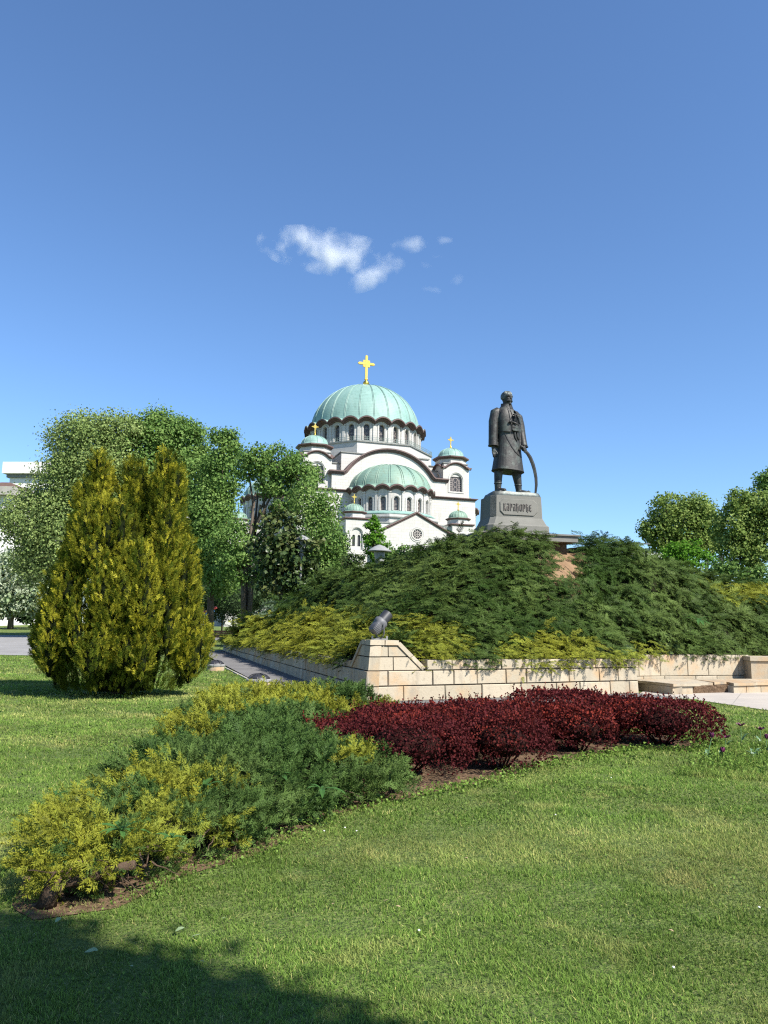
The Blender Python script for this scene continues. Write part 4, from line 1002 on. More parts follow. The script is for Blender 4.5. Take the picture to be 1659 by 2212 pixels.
b.tube([(.34, -.36, 1.41), (.28, -.39, 1.42), (.235, -.38, 1.40)], [.026, .023, .018], 7)
# head
HM = Matrix.Translation((-.07, -.02, 2.98)) @ Matrix.Rotation(rad(14), 4, 'Z')
hb = MB()
hb.tube([(0, .03, -.34), (0, .02, -.12)], [.125, .115], 14)
hb.loft([sring(0, -.05, -.215, .055, .05, 2.2), sring(0, -.045, -.185, .10, .105, 2.3), sring(0, -.02, -.10, .128, .148, 2.3), sring(0, -.0, 0, .145, .175, 2.3), sring(0, .012, .08, .152, .185, 2.3), sring(0, .018, .14, .143, .172, 2.2), sring(0, .02, .195, .105, .125, 2.1), sring(0, .02, .225, .04, .05, 2)])
hb.loft([sring(0, -.165, -.03, .025, .03, 2), sring(0, -.17, -.065, .036, .045, 2), sring(0, -.165, -.08, .028, .03, 2)]); hb.tube([(0, -.16, .04), (0, -.185, -.02), (0, -.205, -.062)], [.02, .025, .03], 8)
hb.tube([(-.115, -.115, .035), (-.06, -.165, .05), (0, -.168, .04), (.06, -.165, .05), (.115, -.115, .035)], [.022, .032, .026, .032, .022], 8)
hb.tube([(-.11, -.12, -.125), (-.06, -.168, -.11), (0, -.19, -.095), (.06, -.168, -.11), (.11, -.12, -.125)], [.012, .024, .027, .024, .012], 8)
hb.ball((0, -.15, -.165), (.05, .035, .03), 7); hb.ball((0, -.13, -.205), (.055, .05, .035), 7)
for sx in (-1, 1): hb.ball((sx*.15, .02, -.01), (.022, .04, .055), 7); hb.ball((sx*.06, -.135, -.03), (.045, .03, .03), 6)
b.add([HM @ Vector(p) for p in hb.v], hb.f)
b.v = [tuple(BY @ Vector(p)) for p in b.v]
body = b.build('body', M['bronze'], stat, True)
rm = body.modifiers.new('weld', 'REMESH'); rm.mode = 'VOXEL'; rm.voxel_size = .0135; rm.use_smooth_shade = True
sm = body.modifiers.new('soften', 'SMOOTH'); sm.iterations = 3; sm.factor = .5
def child(mb, name, material, smooth=True):
    mb.v = [tuple(BY @ Vector(p)) for p in mb.v]; return mb.build(name, material, stat, smooth, 40 if smooth else None)
# hair cap
b = MB(); hb = MB()
hb.loft([sring(0, .035, .0, .158, .165, 2.3), sring(0, .03, .07, .163, .185, 2.3), sring(0, .022, .13, .155, .182, 2.3), sring(0, .02, .18, .128, .15, 2.2), sring(0, .02, .225, .075, .09, 2.1), sring(0, .02, .242, .02, .03, 2)])
for k in range(9):
    a = PI*(.15+.7*k/8); hb.tube([(.12*math.cos(a), .02-.12*math.sin(a), .20), (.155*math.cos(a), .02-.165*math.sin(a), .145), (.16*math.cos(a), .02-.175*math.sin(a), .10-.015*(k % 2))], [.02, .022, .01], 6)
b.add([HM @ Vector(p) for p in hb.v], hb.f); child(b, 'hair', M['bronze_pale'])
# collar
b = MB()
for r, z0, z1 in ((.185, 2.66, 2.81),):
    pr_ = [(r+.02, z0), (r-.005, (z0+z1)/2), (r-.01, z1), (r-.045, z1), (r-.05, z0)]
    rings = []
    for i in range(25):
        a = -PI/2+.12+(2*PI-.24)*i/24; rings.append([(-.07+rr*math.cos(a), .01+rr*1.0*math.sin(a), z+.035*math.sin(a)) for rr, z in pr_])
    b.loft(rings, True, True)
child(b, 'collar', M['bronze'])
# open vest: two thick panels that lie on the coat
def surf(pts, o=.02): return [(x, coat_y(x, z, o), z) for x, z in pts]
def panel(mb, poly_rows, o0=.0, o1=.035):
    """rows: list of (z, [x...]) with the same count"""
    fr = [[(x, coat_y(x, z, o1), z) for x in xs] for z, xs in poly_rows]; bk = [[(x, coat_y(x, z, -.03), z) for x in xs] for z, xs in poly_rows]
    n = len(fr[0]); m_ = len(fr)
    vs = [p for r in fr for p in r]+[p for r in bk for p in r]; fs = []; B = n*m_
    for i in range(m_-1):
        for j in range(n-1): fs.append((i*n+j, i*n+j+1, (i+1)*n+j+1, (i+1)*n+j)); fs.append((B+i*n+j+1, B+i*n+j, B+(i+1)*n+j, B+(i+1)*n+j+1))
    for i in range(m_-1): fs += [(i*n, (i+1)*n, B+(i+1)*n, B+i*n), (i*n+n-1, B+i*n+n-1, B+(i+1)*n+n-1, (i+1)*n+n-1)]
    for j in range(n-1): fs += [(j+1, j, B+j, B+j+1), ((m_-1)*n+j, (m_-1)*n+j+1, B+(m_-1)*n+j+1, B+(m_-1)*n+j)]
    mb.add(vs, fs)
b = MB()
lerpn = lambda a, c, n=8: [a+(c-a)*i/(n-1) for i in range(n)]
panel(b, [(1.86, lerpn(-.40, -.10)), (1.92, lerpn(-.405, -.09)), (2.15, lerpn(-.43, -.12)), (2.35, lerpn(-.43, -.15)), (2.5, lerpn(-.38, -.17)), (2.58, lerpn(-.33, -.18))])
panel(b, [(1.95, lerpn(.26, .36)), (2.15, lerpn(.24, .36)), (2.35, lerpn(.18, .35)), (2.48, lerpn(.10, .30)), (2.55, lerpn(.06, .22))])
child(b, 'vest', M['bronze'])
b = MB(); b.tube(surf([(-.405, 1.87), (-.3, 1.865), (-.2, 1.86), (-.10, 1.86), (-.09, 1.95), (-.12, 2.15), (-.15, 2.35), (-.17, 2.5), (-.18, 2.58)], .04), .013, 6); b.tube(surf([(.24, 1.95), (.24, 2.15), (.18, 2.35), (.10, 2.48), (.06, 2.56)], .04), .013, 6); b.tube(surf([(-.07, 2.6), (-.045, 2.45), (-.02, 2.3), (0., 2.15)], .008), .009, 6); child(b, 'vest_piping', M['bronze_dark'])
# sash, pistols, dagger, tassels
b = MB()
panel(b, [(1.90, lerpn(-.06, .25)), (1.97, lerpn(-.075, .26)), (2.06, lerpn(-.07, .26)), (2.12, lerpn(-.055, .255))], 0, .06); b.tube(surf([(-.06, 1.905), (.1, 1.90), (.25, 1.90)], .06), .016, 6); b.tube(surf([(-.06, 2.0), (.1, 1.99), (.25, 2.0)], .062), .008, 6); child(b, 'sash', M['bronze'])
b = MB()
for xx, z1, w_ in ((.03, 2.42, .03), (.145, 2.38, .025)):
    b.tube([(xx, coat_y(xx, 2.1, .06), 2.08), (xx, coat_y(xx, 2.25, .07), 2.25), (xx-.005, coat_y(xx, 2.36, .075), z1-.03)], [w_, w_*.95, w_*1.05], 8); b.box(xx-.06, xx+.055, coat_y(xx, 2.38, .11), coat_y(xx, 2.38, .03), z1-.03, z1)
    for k in range(5): z = 2.16+.035*k; b.tube([(xx-w_*1.1, coat_y(xx, z, .06), z), (xx, coat_y(xx, z, .105), z), (xx+w_*1.1, coat_y(xx, z, .06), z)], .008, 5)
child(b, 'pistol_grips', M['bronze'])
b = MB(); b.tube(surf([(-.15, 2.165), (-.10, 2.16), (.0, 2.13), (.08, 2.11)], .08), [.045, .02, .03, .028], 8); b.ball(tuple(surf([(-.15, 2.16)], .085)[0]), (.05, .03, .045), 6); child(b, 'dagger', M['bronze_dark'])
b = MB()
for x0, dx, zb in ((.045, .08, 1.60), (.15, .06, 1.65)):
    pts = [(x0, 1.88), (x0, 1.78), (x0+dx*.25, 1.70), (x0+dx, zb)]; q = surf(pts, .012); b.tube(q, [.034, .034, .03, .024], 6)
child(b, 'tassels', M['bronze'])
# overlapping coat front, lower edge roll
b = MB(); b.tube(surf([(-.27, 1.80), (-.20, 1.62), (-.08, 1.40), (.04, 1.24), (.16, 1.15), (.30, 1.11)], .0), [.012, .018, .018, .018, .018, .012], 6); child(b, 'coat_edge', M['bronze_dark'])
b = MB(); b.tube([(-.05+.495*math.copysign(abs(math.cos(a))**.8, math.cos(a)), .375*math.copysign(abs(math.sin(a))**.8, math.sin(a)), .69-.05*math.cos(a)*.5) for a in [2*PI*i/40 for i in range(41)]], .018, 6)
for xx, yy, zz_, r in ((-.58, -.03, 1.435, .147), (.415, -.185, 1.46, .135)): q = MB(); q.tube([(xx+r*math.cos(a), yy+r*math.sin(a), zz_) for a in [2*PI*i/20 for i in range(21)]], .014, 6); child(q, 'cuff', M['bronze'])
child(b, 'hem', M['bronze'])
# leg wraps
b = MB()
for cx, cy, z, r in ((-.385, .02, .30, .121), (.33, .02, .30, .115)): b = MB(); b.tube([(cx+r*math.cos(a), cy+r*math.sin(a), z) for a in [2*PI*i/18 for i in range(19)]], .010, 5); child(b, 'leg_band', M['bronze_pale'])
# sabre
b = MB(); pth = [(.36, -.36, 1.30, .05), (.46, -.35, 1.22, .052), (.56, -.33, 1.11, .06), (.66, -.31, .93, .06), (.735, -.29, .74, .055), (.785, -.28, .52, .05), (.80, -.27, .30, .045), (.785, -.26, .12, .036), (.765, -.255, -.02, .03)]
rings = []
for i, (x, y, z, w_) in enumerate(pth):
    a, c = Vector(pth[max(i-1, 0)][:3]), Vector(pth[min(i+1, len(pth)-1)][:3]); t = (c-a).normalized(); s_ = Vector((0, 1, 0)).cross(t).normalized()
    p = Vector((x, y, z)); rings.append([p+s_*w_+Vector((0, -.012, 0)), p+s_*w_+Vector((0, .012, 0)), p+Vector((0, .03, 0)), p-s_*w_+Vector((0, .012, 0)), p-s_*w_+Vector((0, -.012, 0)), p+Vector((0, -.03, 0))])
b.loft(rings); b.tube([(.36, -.36, 1.31), (.30, -.37, 1.36), (.25, -.37, 1.41), (.215, -.36, 1.42)], [.03, .028, .036, .045], 8); b.tube([(.30, -.42, 1.24), (.36, -.37, 1.29), (.42, -.33, 1.35)], [.022, .026, .022], 6); child(b, 'sabre', M['bronze'], False)
# rough bronze footing
b = MB(); rings = []; rr = random.Random(3)
for z, k in ((-.16, 1.0), (-.12, 1.02), (-.05, .99), (0, .93), (.012, .6), (.015, .1)):
    rings.append([(.09+k*.80*math.copysign(abs(math.cos(a))**.35, math.cos(a))*(1+rr.uniform(-.02, .02)), k*.47*math.copysign(abs(math.sin(a))**.35, math.sin(a)), z+rr.uniform(-.015, .015)) for a in [2*PI*i/44 for i in range(44)]])
b.loft(rings); b.build('footing', M['bronze_pale'], stat, True, 30)

# ================================================================== STONE WALLS
def wall_mesh(name, p0, d, nrm, L, courses, seed, batter=.05, depth=.28, wmin=.55, wmax=1.15, s0=0., starts=None, label=None, capc=None, gap=.022):
    r = random.Random(seed); d = Vector((*d, 0)); nrm = Vector((*nrm, 0)); p0 = Vector((*p0, 0)); o = empty(name, p0+d*(L/2)); org = p0+d*(L/2); tag(o, label, 'wall')
    b = MB(); z = 0.; H = sum(courses)
    def pt(s, o_, z): return p0+d*s+nrm*(o_-batter*z/H)+Vector((0, 0, z))-org
    for k, h in enumerate(courses):
        s = s0 if not starts else starts[k]; first = True
        while s < L-.02:
            w = r.uniform(wmin, wmax)*(.6 if first and k % 2 else 1); first = False; e = min(s+w, L)
            if L-e < .25: e = L
            g = gap/2; pr_ = r.uniform(-.006, .010); j = [r.uniform(-.004, .004) for _ in range(8)]
            z0, z1 = z+g, z+h-g; bev = .012
            back = [pt(s+g+j[0], -depth, z0), pt(e-g+j[1], -depth, z0), pt(e-g+j[2], -depth, z1), pt(s+g+j[3], -depth, z1)]
            mid = [pt(s+g+j[0], pr_-bev, z0+j[4]), pt(e-g+j[1], pr_-bev, z0+j[5]), pt(e-g+j[2], pr_-bev, z1+j[6]), pt(s+g+j[3], pr_-bev, z1+j[7])]
            fr = [pt(s+g+bev, pr_, z0+bev), pt(e-g-bev, pr_, z0+bev), pt(e-g-bev, pr_, z1-bev), pt(s+g+bev, pr_, z1-bev)]
            b.loft([back, mid, fr]); s = e
        z += h
    b.build('blocks', M['stone'], o)
    c = MB(); s_ = s0 if not starts else min(starts)
    lv = []
    zz_ = 0
    for k, h in enumerate(courses):
        a = (s0 if not starts else starts[k])+.16; z0, z1 = zz_, zz_+h; zz_ = z1
        c.hexa([pt(a, -.035, z0), pt(L-.01, -.035, z0), pt(L-.01, -depth*.95, z0), pt(a, -depth*.95, z0)], [pt(a, -.035, z1), pt(L-.01, -.035, z1), pt(L-.01, -depth*.95, z1), pt(a, -depth*.95, z1)])
    c.build('joints', M['joint'], o); return o
wall_mesh('stone_wall', WC, WA, NA, LA, [.335, .335, .24], 5, s0=.0, starts=[.012, .03, 1.55], label='sunlit pale stone block wall holding up the mound behind the red hedge')
wall_mesh('stone_wall', WC, WBd, NB, LB, [.335, .335, .17], 11, s0=.0, starts=[.012, .03, 1.55], wmin=.35, wmax=.6, label='long shaded stone block wall running beside the asphalt path')
# corner pillar that carries the floodlight
pil = empty('stone_pillar', (WC[0], WC[1], 0)); tag(pil, 'pale stone corner pillar with sloping shoulders under the grey floodlight', 'pillar')
def pp(s, k, o_, z):
    """s metres along face k (0 right, 1 left), o_ outwards"""
    d, n, d2 = (WA, NA, WBd) if k == 0 else (WBd, NB, WA); bt = .11*z
    q = d*s+n*o_+(d2*bt); return Vector((q[0], q[1], z))
def smin(z): return .105*z
def smax(z): return 1.42-(z-.67)*1.12
b = MB(); r = random.Random(2)
for k in (0, 1):
    for z0, z1, cuts in ((.67, .97, (.0, .62, 9)), (.97, 1.22, (0., .47, 9))):
        g = .012; base = smin(z0)
        ed = [base, base+cuts[1], None]
        if k == 1: ed = [base, base+.3, base+.62, None] if z0 < .9 else [base, base+.3, None]
        for i in range(len(ed)-1):
            l0 = l1 = ed[i]; e0 = ed[i+1] if ed[i+1] is not None else smax(z0); e1 = ed[i+1] if ed[i+1] is not None else smax(z1)
            if i == 0: l0, l1 = smin(z0), smin(z1)
            u = 0 if i == 0 else g; pr_ = r.uniform(0, .008)
            bk = [pp(l0+u, k, -.25, z0+g), pp(e0-g, k, -.25, z0+g), pp(e1-g, k, -.25, z1-g), pp(l1+u, k, -.25, z1-g)]
            fr = [pp(l0+u, k, pr_, z0+g), pp(e0-g, k, pr_, z0+g), pp(e1-g, k, pr_, z1-g), pp(l1+u, k, pr_, z1-g)]
            b.loft([bk, fr])
    # sloping coping
    za, zb = .67, 1.24
    lo_, hi_ = smax(za), smax(zb)
    for t0, t1 in ((0, .47), (.49, 1.)):
        sa, sb = lo_+(hi_-lo_)*t0, lo_+(hi_-lo_)*t1; qa, qb = za+(zb-za)*t0, za+(zb-za)*t1
        b.hexa([pp(sa, k, .035, qa), pp(sb, k, .035, qb), pp(sb, k, -.3, qb), pp(sa, k, -.3, qa)], [pp(sa+.085, k, .035, qa+.055), pp(sb+.085, k, .035, qb+.055), pp(sb+.085, k, -.3, qb+.055), pp(sa+.085, k, -.3, qa+.055)])
# cap stones
def capbox(a0, a1, c0, c1, z0, z1):
    f = lambda a, c, z: Vector((*(WA*a+WBd*c), z))
    b.hexa([f(a0, c0, z0), f(a1, c0, z0), f(a1, c1, z0), f(a0, c1, z0)], [f(a0+.01, c0+.01, z1), f(a1, c0+.01, z1), f(a1, c1, z1), f(a0+.01, c1, z1)])
capbox(.11, .47, .09, .50, 1.225, 1.335); capbox(.49, .83, .09, .50, 1.225, 1.33); capbox(.11, .47, .52, .83, 1.225, 1.33)
b.build('blocks', M['stone'], pil)
c = MB(); zs_ = [.60, .97, 1.225]
for i in range(2):
    z0, z1 = zs_[i], zs_[i+1]; s0_, s1_ = smax(z0)-.04, smax(z1)-.04
    f = lambda a, cc_, z: Vector((*(WA*a+WBd*cc_), z))
    c.hexa([f(smin(z0)+.05, smin(z0)+.05, z0), f(s0_, smin(z0)+.05, z0), f(s0_*.6, s0_*.6, z0), f(smin(z0)+.05, s0_, z0)], [f(smin(z1)+.05, smin(z1)+.05, z1), f(s1_, smin(z1)+.05, z1), f(s1_*.6, s1_*.6, z1), f(smin(z1)+.05, s1_, z1)])
f = lambda a, cc_, z: Vector((*(WA*a+WBd*cc_), z)); c.hexa([f(.3, .3, .95), f(.8, .3, .95), f(.8, .8, .95), f(.3, .8, .95)], [f(.3, .3, 1.3), f(.8, .3, 1.3), f(.8, .8, 1.3), f(.3, .8, 1.3)])
c.build('core', M['joint'], pil)
# return wall and recess on the right, broken step
d2 = Vector((bw1.x-bw0.x, bw1.y-bw0.y)); Lb = d2.length; d2.normalize(); n2 = Vector((d2.y, -d2.x))
wall_mesh('stone_wall', (bw0.x-.5*d2.x, bw0.y-.5*d2.y), (d2.x, d2.y), (n2.x, n2.y), Lb+.5, [.36, hb_-.36], 21, wmin=.75, wmax=1.2, label='recessed stone slab wall behind the broken stone step', batter=.02, gap=.012)
e7 = P7; d3 = Vector((bw0.x-e7[0]-.1, bw0.y-e7[1])); L3 = d3.length; d3.normalize(); n3 = Vector((d3.y, -d3.x))
wall_mesh('stone_wall', tuple(e7-WA*.05), (d3.x, d3.y), (n3.x, n3.y), L3, [.335, .335, .24], 23, label='short stone return wall at the end of the sunlit block wall', batter=.03)
st = empty('stone_step', (*gp(1500, 1490).xy, 0)); tag(st, 'low broken stone step with a cracked slab top in front of the recessed wall', 'step')
S0 = gp(1377, 1490); S1 = gp(1453, 1501); S2 = gp(1659, 1496); S3 = S2+(S2-S1).normalized()*2.5
o_ = st.location
b = MB(); rr = random.Random(8)
def riser(a, c, n, miss=()):
    d = (c-a); L = d.length; d.normalize(); nn = Vector((d.y, -d.x, 0)); s = 0; k = 0
    while s < L-.05:
        w = min(rr.uniform(.45, .8), L-s)
        if k not in miss:
            q = [a+d*(s+.01), a+d*(s+w-.01)]
            b.hexa([q[0]-o_, q[1]-o_, q[1]-nn*.3-o_, q[0]-nn*.3-o_], [q[0]-o_+Vector((0, 0, .2)), q[1]-o_+Vector((0, 0, .2)), q[1]-nn*.3-o_+Vector((0, 0, .2)), q[0]-nn*.3-o_+Vector((0, 0, .2))])
        s += w; k += 1
riser(S0, S1, 1); b.build('riser', M['stone'], st); b = MB(); riser(S1, S1.lerp(S3, .12), 4); b.build('riser', M['stone'], st); b = MB(); riser(S1.lerp(S3, .36), S3, 4); b.build('riser', M['stone'], st)
b = MB(); up = Vector((0, 0, 1))
backL = Vector((bw0.x-.3, bw0.y, 0)); backR = Vector((bw1.x+3.5, bw1.y+.5, 0))
cuts = [0, .16, .27, .36, .5, .66, .82, 1.]
for i in range(len(cuts)-1):
    a = S1.lerp(S3, cuts[i]) if i else S1; c = S1.lerp(S3, cuts[i+1]); ba = (S0 if i == 0 else backL.lerp(backR, cuts[i])); bc = backL.lerp(backR, cuts[i+1])
    ov = -.05 if i not in (1, 2) else .22; fwd = (a-ba).normalized()
    a2 = a-fwd*ov; c2 = c-fwd*(ov if i != 2 else .35); tilt = rr.uniform(-.015, .01)
    pts = [a2, c2-(c2-a2).normalized()*.012, bc-(bc-ba).normalized()*.012, ba]
    b.hexa([p+up*(.215+(tilt if j < 2 else 0))-o_ for j, p in enumerate(pts)], [p+up*(.285+(tilt if j < 2 else 0))-o_ for j, p in enumerate(pts)])
b.hexa([p+up*.21-o_ for p in (S0+Vector((-.02, -.03, 0)), S1+Vector((.0, -.05, 0)), S1+Vector((.2, .3, 0)), backL)], [p+up*.281-o_ for p in (S0+Vector((-.02, -.03, 0)), S1+Vector((0, -.05, 0)), S1+Vector((.2, .3, 0)), backL)])
b.build('slab_top', M['stone'], st)
c = MB(); q = [S0+Vector((.12, .12, 0)), S1+Vector((.05, .22, 0)), S3+Vector((0, .25, 0)), backR, backL]; c.loft([[p-o_ for p in q], [p+up*.208-o_ for p in q]]); c.build('fill', M['soil'], st)
k0 = gp(1624, 1466, .29); k1 = at(1624, 1418, k0.y).z
bl = empty('stone_block', (k0.x, k0.y, 0)); tag(bl, 'squat pale stone block with a cap slab beside the recessed wall at the frame edge', 'block')
b = MB(); b.box(0, 1.7, 0, .8, .25, k1-.14); b.build('block_body', M['stone'], bl); b = MB(); b.box(-.04, 1.75, -.05, .85, k1-.13, k1); b.build('cap', M['stone'], bl)

# ================================================================== LAMPS, FLOODLIGHT, BENCH
def floodlight():
    base = Vector((*(WC+WA*.46+WBd*.44), 1.33)); o = empty('floodlight', base); tag(o, 'grey floodlight with a black snoot tilted up on the stone pillar', 'floodlight')
    b = MB(); b.box(-.17, .17, -.07, .07, 0, .035); b.box(-.17, -.135, -.07, .07, .035, .085); b.box(.135, .17, -.07, .07, .035, .085); b.build('base_plate', M['metal_pale'], o)
    o.scale = (1.08, 1.08, 1.08); ax = Vector((.58, .40, .70)).normalized(); sd = ax.cross(Vector((0, 0, 1))).normalized(); u = sd.cross(ax); c = Vector((-.01, .0, .33))
    T = lambda x, y, z: c+sd*x+u*y+ax*z
    b = MB()
    for sg in (-1, 1):
        b.tube([Vector((0, 0, .04)), Vector((0, 0, .06))+sd*sg*.10, Vector((0, 0, .14))+sd*sg*.16, c+sd*sg*.16-Vector((0, 0, .06)), c+sd*sg*.155], .014, 8)
    b.build('yoke', M['metal_grey'], o, True, 40)
    b = MB()
    def sec(z, hx, hy, sq): return [T(*(hx*math.copysign(abs(math.cos(a))**sq, math.cos(a)), hy*math.copysign(abs(math.sin(a))**sq, math.sin(a))-.0), z) for a in [2*PI*(i+.5)/20 for i in range(20)]]
    b.loft([sec(-.235, .085, .075, .35), sec(-.22, .105, .09, .3), sec(-.06, .115, .105, .35), sec(-.02, .13, .12, .7), sec(.0, .145, .145, 1), sec(.07, .15, .15, 1), sec(.085, .14, .14, 1), sec(.10, .125, .125, 1)])
    for k in range(6): z = -.2+.025*k; b.loft([sec(z, .118, .103, .3), sec(z+.008, .118, .103, .3)])
    b.build('housing', M['metal_grey'], o, True, 40)
    b = MB(); b.loft([sec(.095, .118, .118, 1), sec(.31, .118, .118, 1), sec(.31, .108, .108, 1), sec(.12, .105, .105, 1)]); b.build('snoot', M['metal_black'], o, True, 40)
floodlight()
def ground_light(x, y, lab, sc=1.):
    p = gp(x, y); o = empty('ground_light', (p.x, p.y, 0)); tag(o, lab, 'ground light', 'round lights sunk in the lawn')
    r = .30*sc
    b = MB(); b.lathe([(r, 0), (r, .15), (r*.98, .16), (.001, .16)], n=28); b.build('concrete_ring', M['stone'], o, True, 35)
    b = MB(); b.lathe([(r*1.02, .155), (r*1.06, .165), (r*1.06, .215), (r*.98, .235), (r*.9, .235), (r*.9, .2)], n=28)
    for k in range(8): a = 2*PI*k/8; b.box(r*1.04*math.cos(a)-.015, r*1.04*math.cos(a)+.015, r*1.04*math.sin(a)-.015, r*1.04*math.sin(a)+.015, .17, .24)
    b.build('rim', M['metal_pale'], o, True, 35)
    b = MB(); b.lathe([(r*.92*math.cos(PI/2*i/7)+.001, .225+.13*math.sin(PI/2*i/7)) for i in range(8)], n=24)
    for k in range(4):
        a = PI*k/4; b.tube([(r*.95*math.cos(t)*math.cos(a), r*.95*math.cos(t)*math.sin(a), .235+.14*math.sin(t)) for t in [PI*i/12 for i in range(13)]], .011, 5)
    b.build('dome', M['metal_black'], o, True, 35)
ground_light(466, 1449, 'round dark domed ground light beside the golden conifer')
ground_light(559, 1486, 'round dark domed ground light behind the yellow junipers by the path edge')
def lamp(x, ytop, Y, lab, base=None):
    p = at(x, ytop, Y); g0 = float(gz(p.x, p.y)) if base is None else base; o = empty('park_lamp', (p.x, p.y, g0)); tag(o, lab, 'lamp post', 'park lamps with cone roofs'); H = p.z-g0; s = 1.15
    b = MB(); b.lathe([(.14, 0), (.14, .35), (.09, .4), (.075, .8), (.06, H-1.0*s), (.09, H-.98*s), (.12, H-.93*s), (.12, H-.80*s), (.001, H-.80*s)], n=14); b.build('post', M['post'], o, True, 40)
    b = MB(); b.lathe([(.13*s, H-.80*s), (.17*s, H-.62*s), (.23*s, H-.25*s), (.001, H-.25*s)], n=14); b.build('lantern', M['lamp_glass'], o, True, 40)
    b = MB(); b.lathe([(.46*s, H-.27*s), (.47*s, H-.24*s), (.22*s, H-.07*s), (.07*s, H-.01*s), (.05*s, H), (.001, H)], n=18); b.lathe([(.001, H-.255*s), (.46*s, H-.265*s)], n=18); b.build('lamp_roof', M['metal_pale'], o, True, 40)
lamp(820, 1177, 34, 'grey lamp post with cone roof rising behind the mound before the white church')
lamp(652, 1156, 40.8, 'grey lamp post half hidden in the dark leaves of the magnolia')
lamp(393, 1110, 52, 'grey lamp post whose cone roof peeps out beside the golden conifer')
def bench():
    p = gp(486, 1366, .9); Y = 52.; p = at(486, 1366, Y); g0 = float(gz(0, Y)); o = empty('park_bench', (p.x, Y, g0), rad(205)); tag(o, 'red brown slatted park bench half hidden by the grey green juniper', 'bench')
    b = MB()
    for k in range(4): b.box(-.9, .9, -.22+.12*k, -.12+.12*k, .44, .475)
    b.build('seat', M['wood_red'], o); b = MB()
    for k in range(4): z = .55+.12*k; b.box(-.9, .9, .26+.03*k, .29+.03*k, z, z+.09)
    b.build('backrest', M['wood_red'], o)
    for x in (-.75, .75):
        b = MB(); b.tube([(x, -.25, 0), (x, -.2, .42), (x, .24, .42), (x, .30, .6), (x, .40, 1.05)], .03, 6); b.tube([(x, .3, 0), (x, .22, .42)], .03, 6); b.build('leg', M['metal_black'], o)
bench()
def beam():
    Y = 60.; a = at(432, 1336, Y); c = at(462, 1318, Y); g0 = float(gz(0, Y)); o = empty('play_beam', (a.x, Y, g0)); tag(o, 'slanting red and blue beam on the far lawn behind the golden conifer', 'play beam')
    A = Vector((-.3, 0, a.z-g0-.1)); Cc = Vector((c.x-a.x, 0, c.z-g0))
    b = MB(); b.tube([A, Cc], .13, 8); b.build('blue_rail', M['blue'], o); b = MB(); b.tube([A+Vector((0, 0, .3)), Cc+Vector((.2, 0, .22))], .11, 8); b.build('red_rail', M['red'], o)
    b = MB(); b.tube([(0, 0, 0), A.lerp(Cc, .25)], .07, 8); b.build('support', M['metal_grey'], o)
beam()

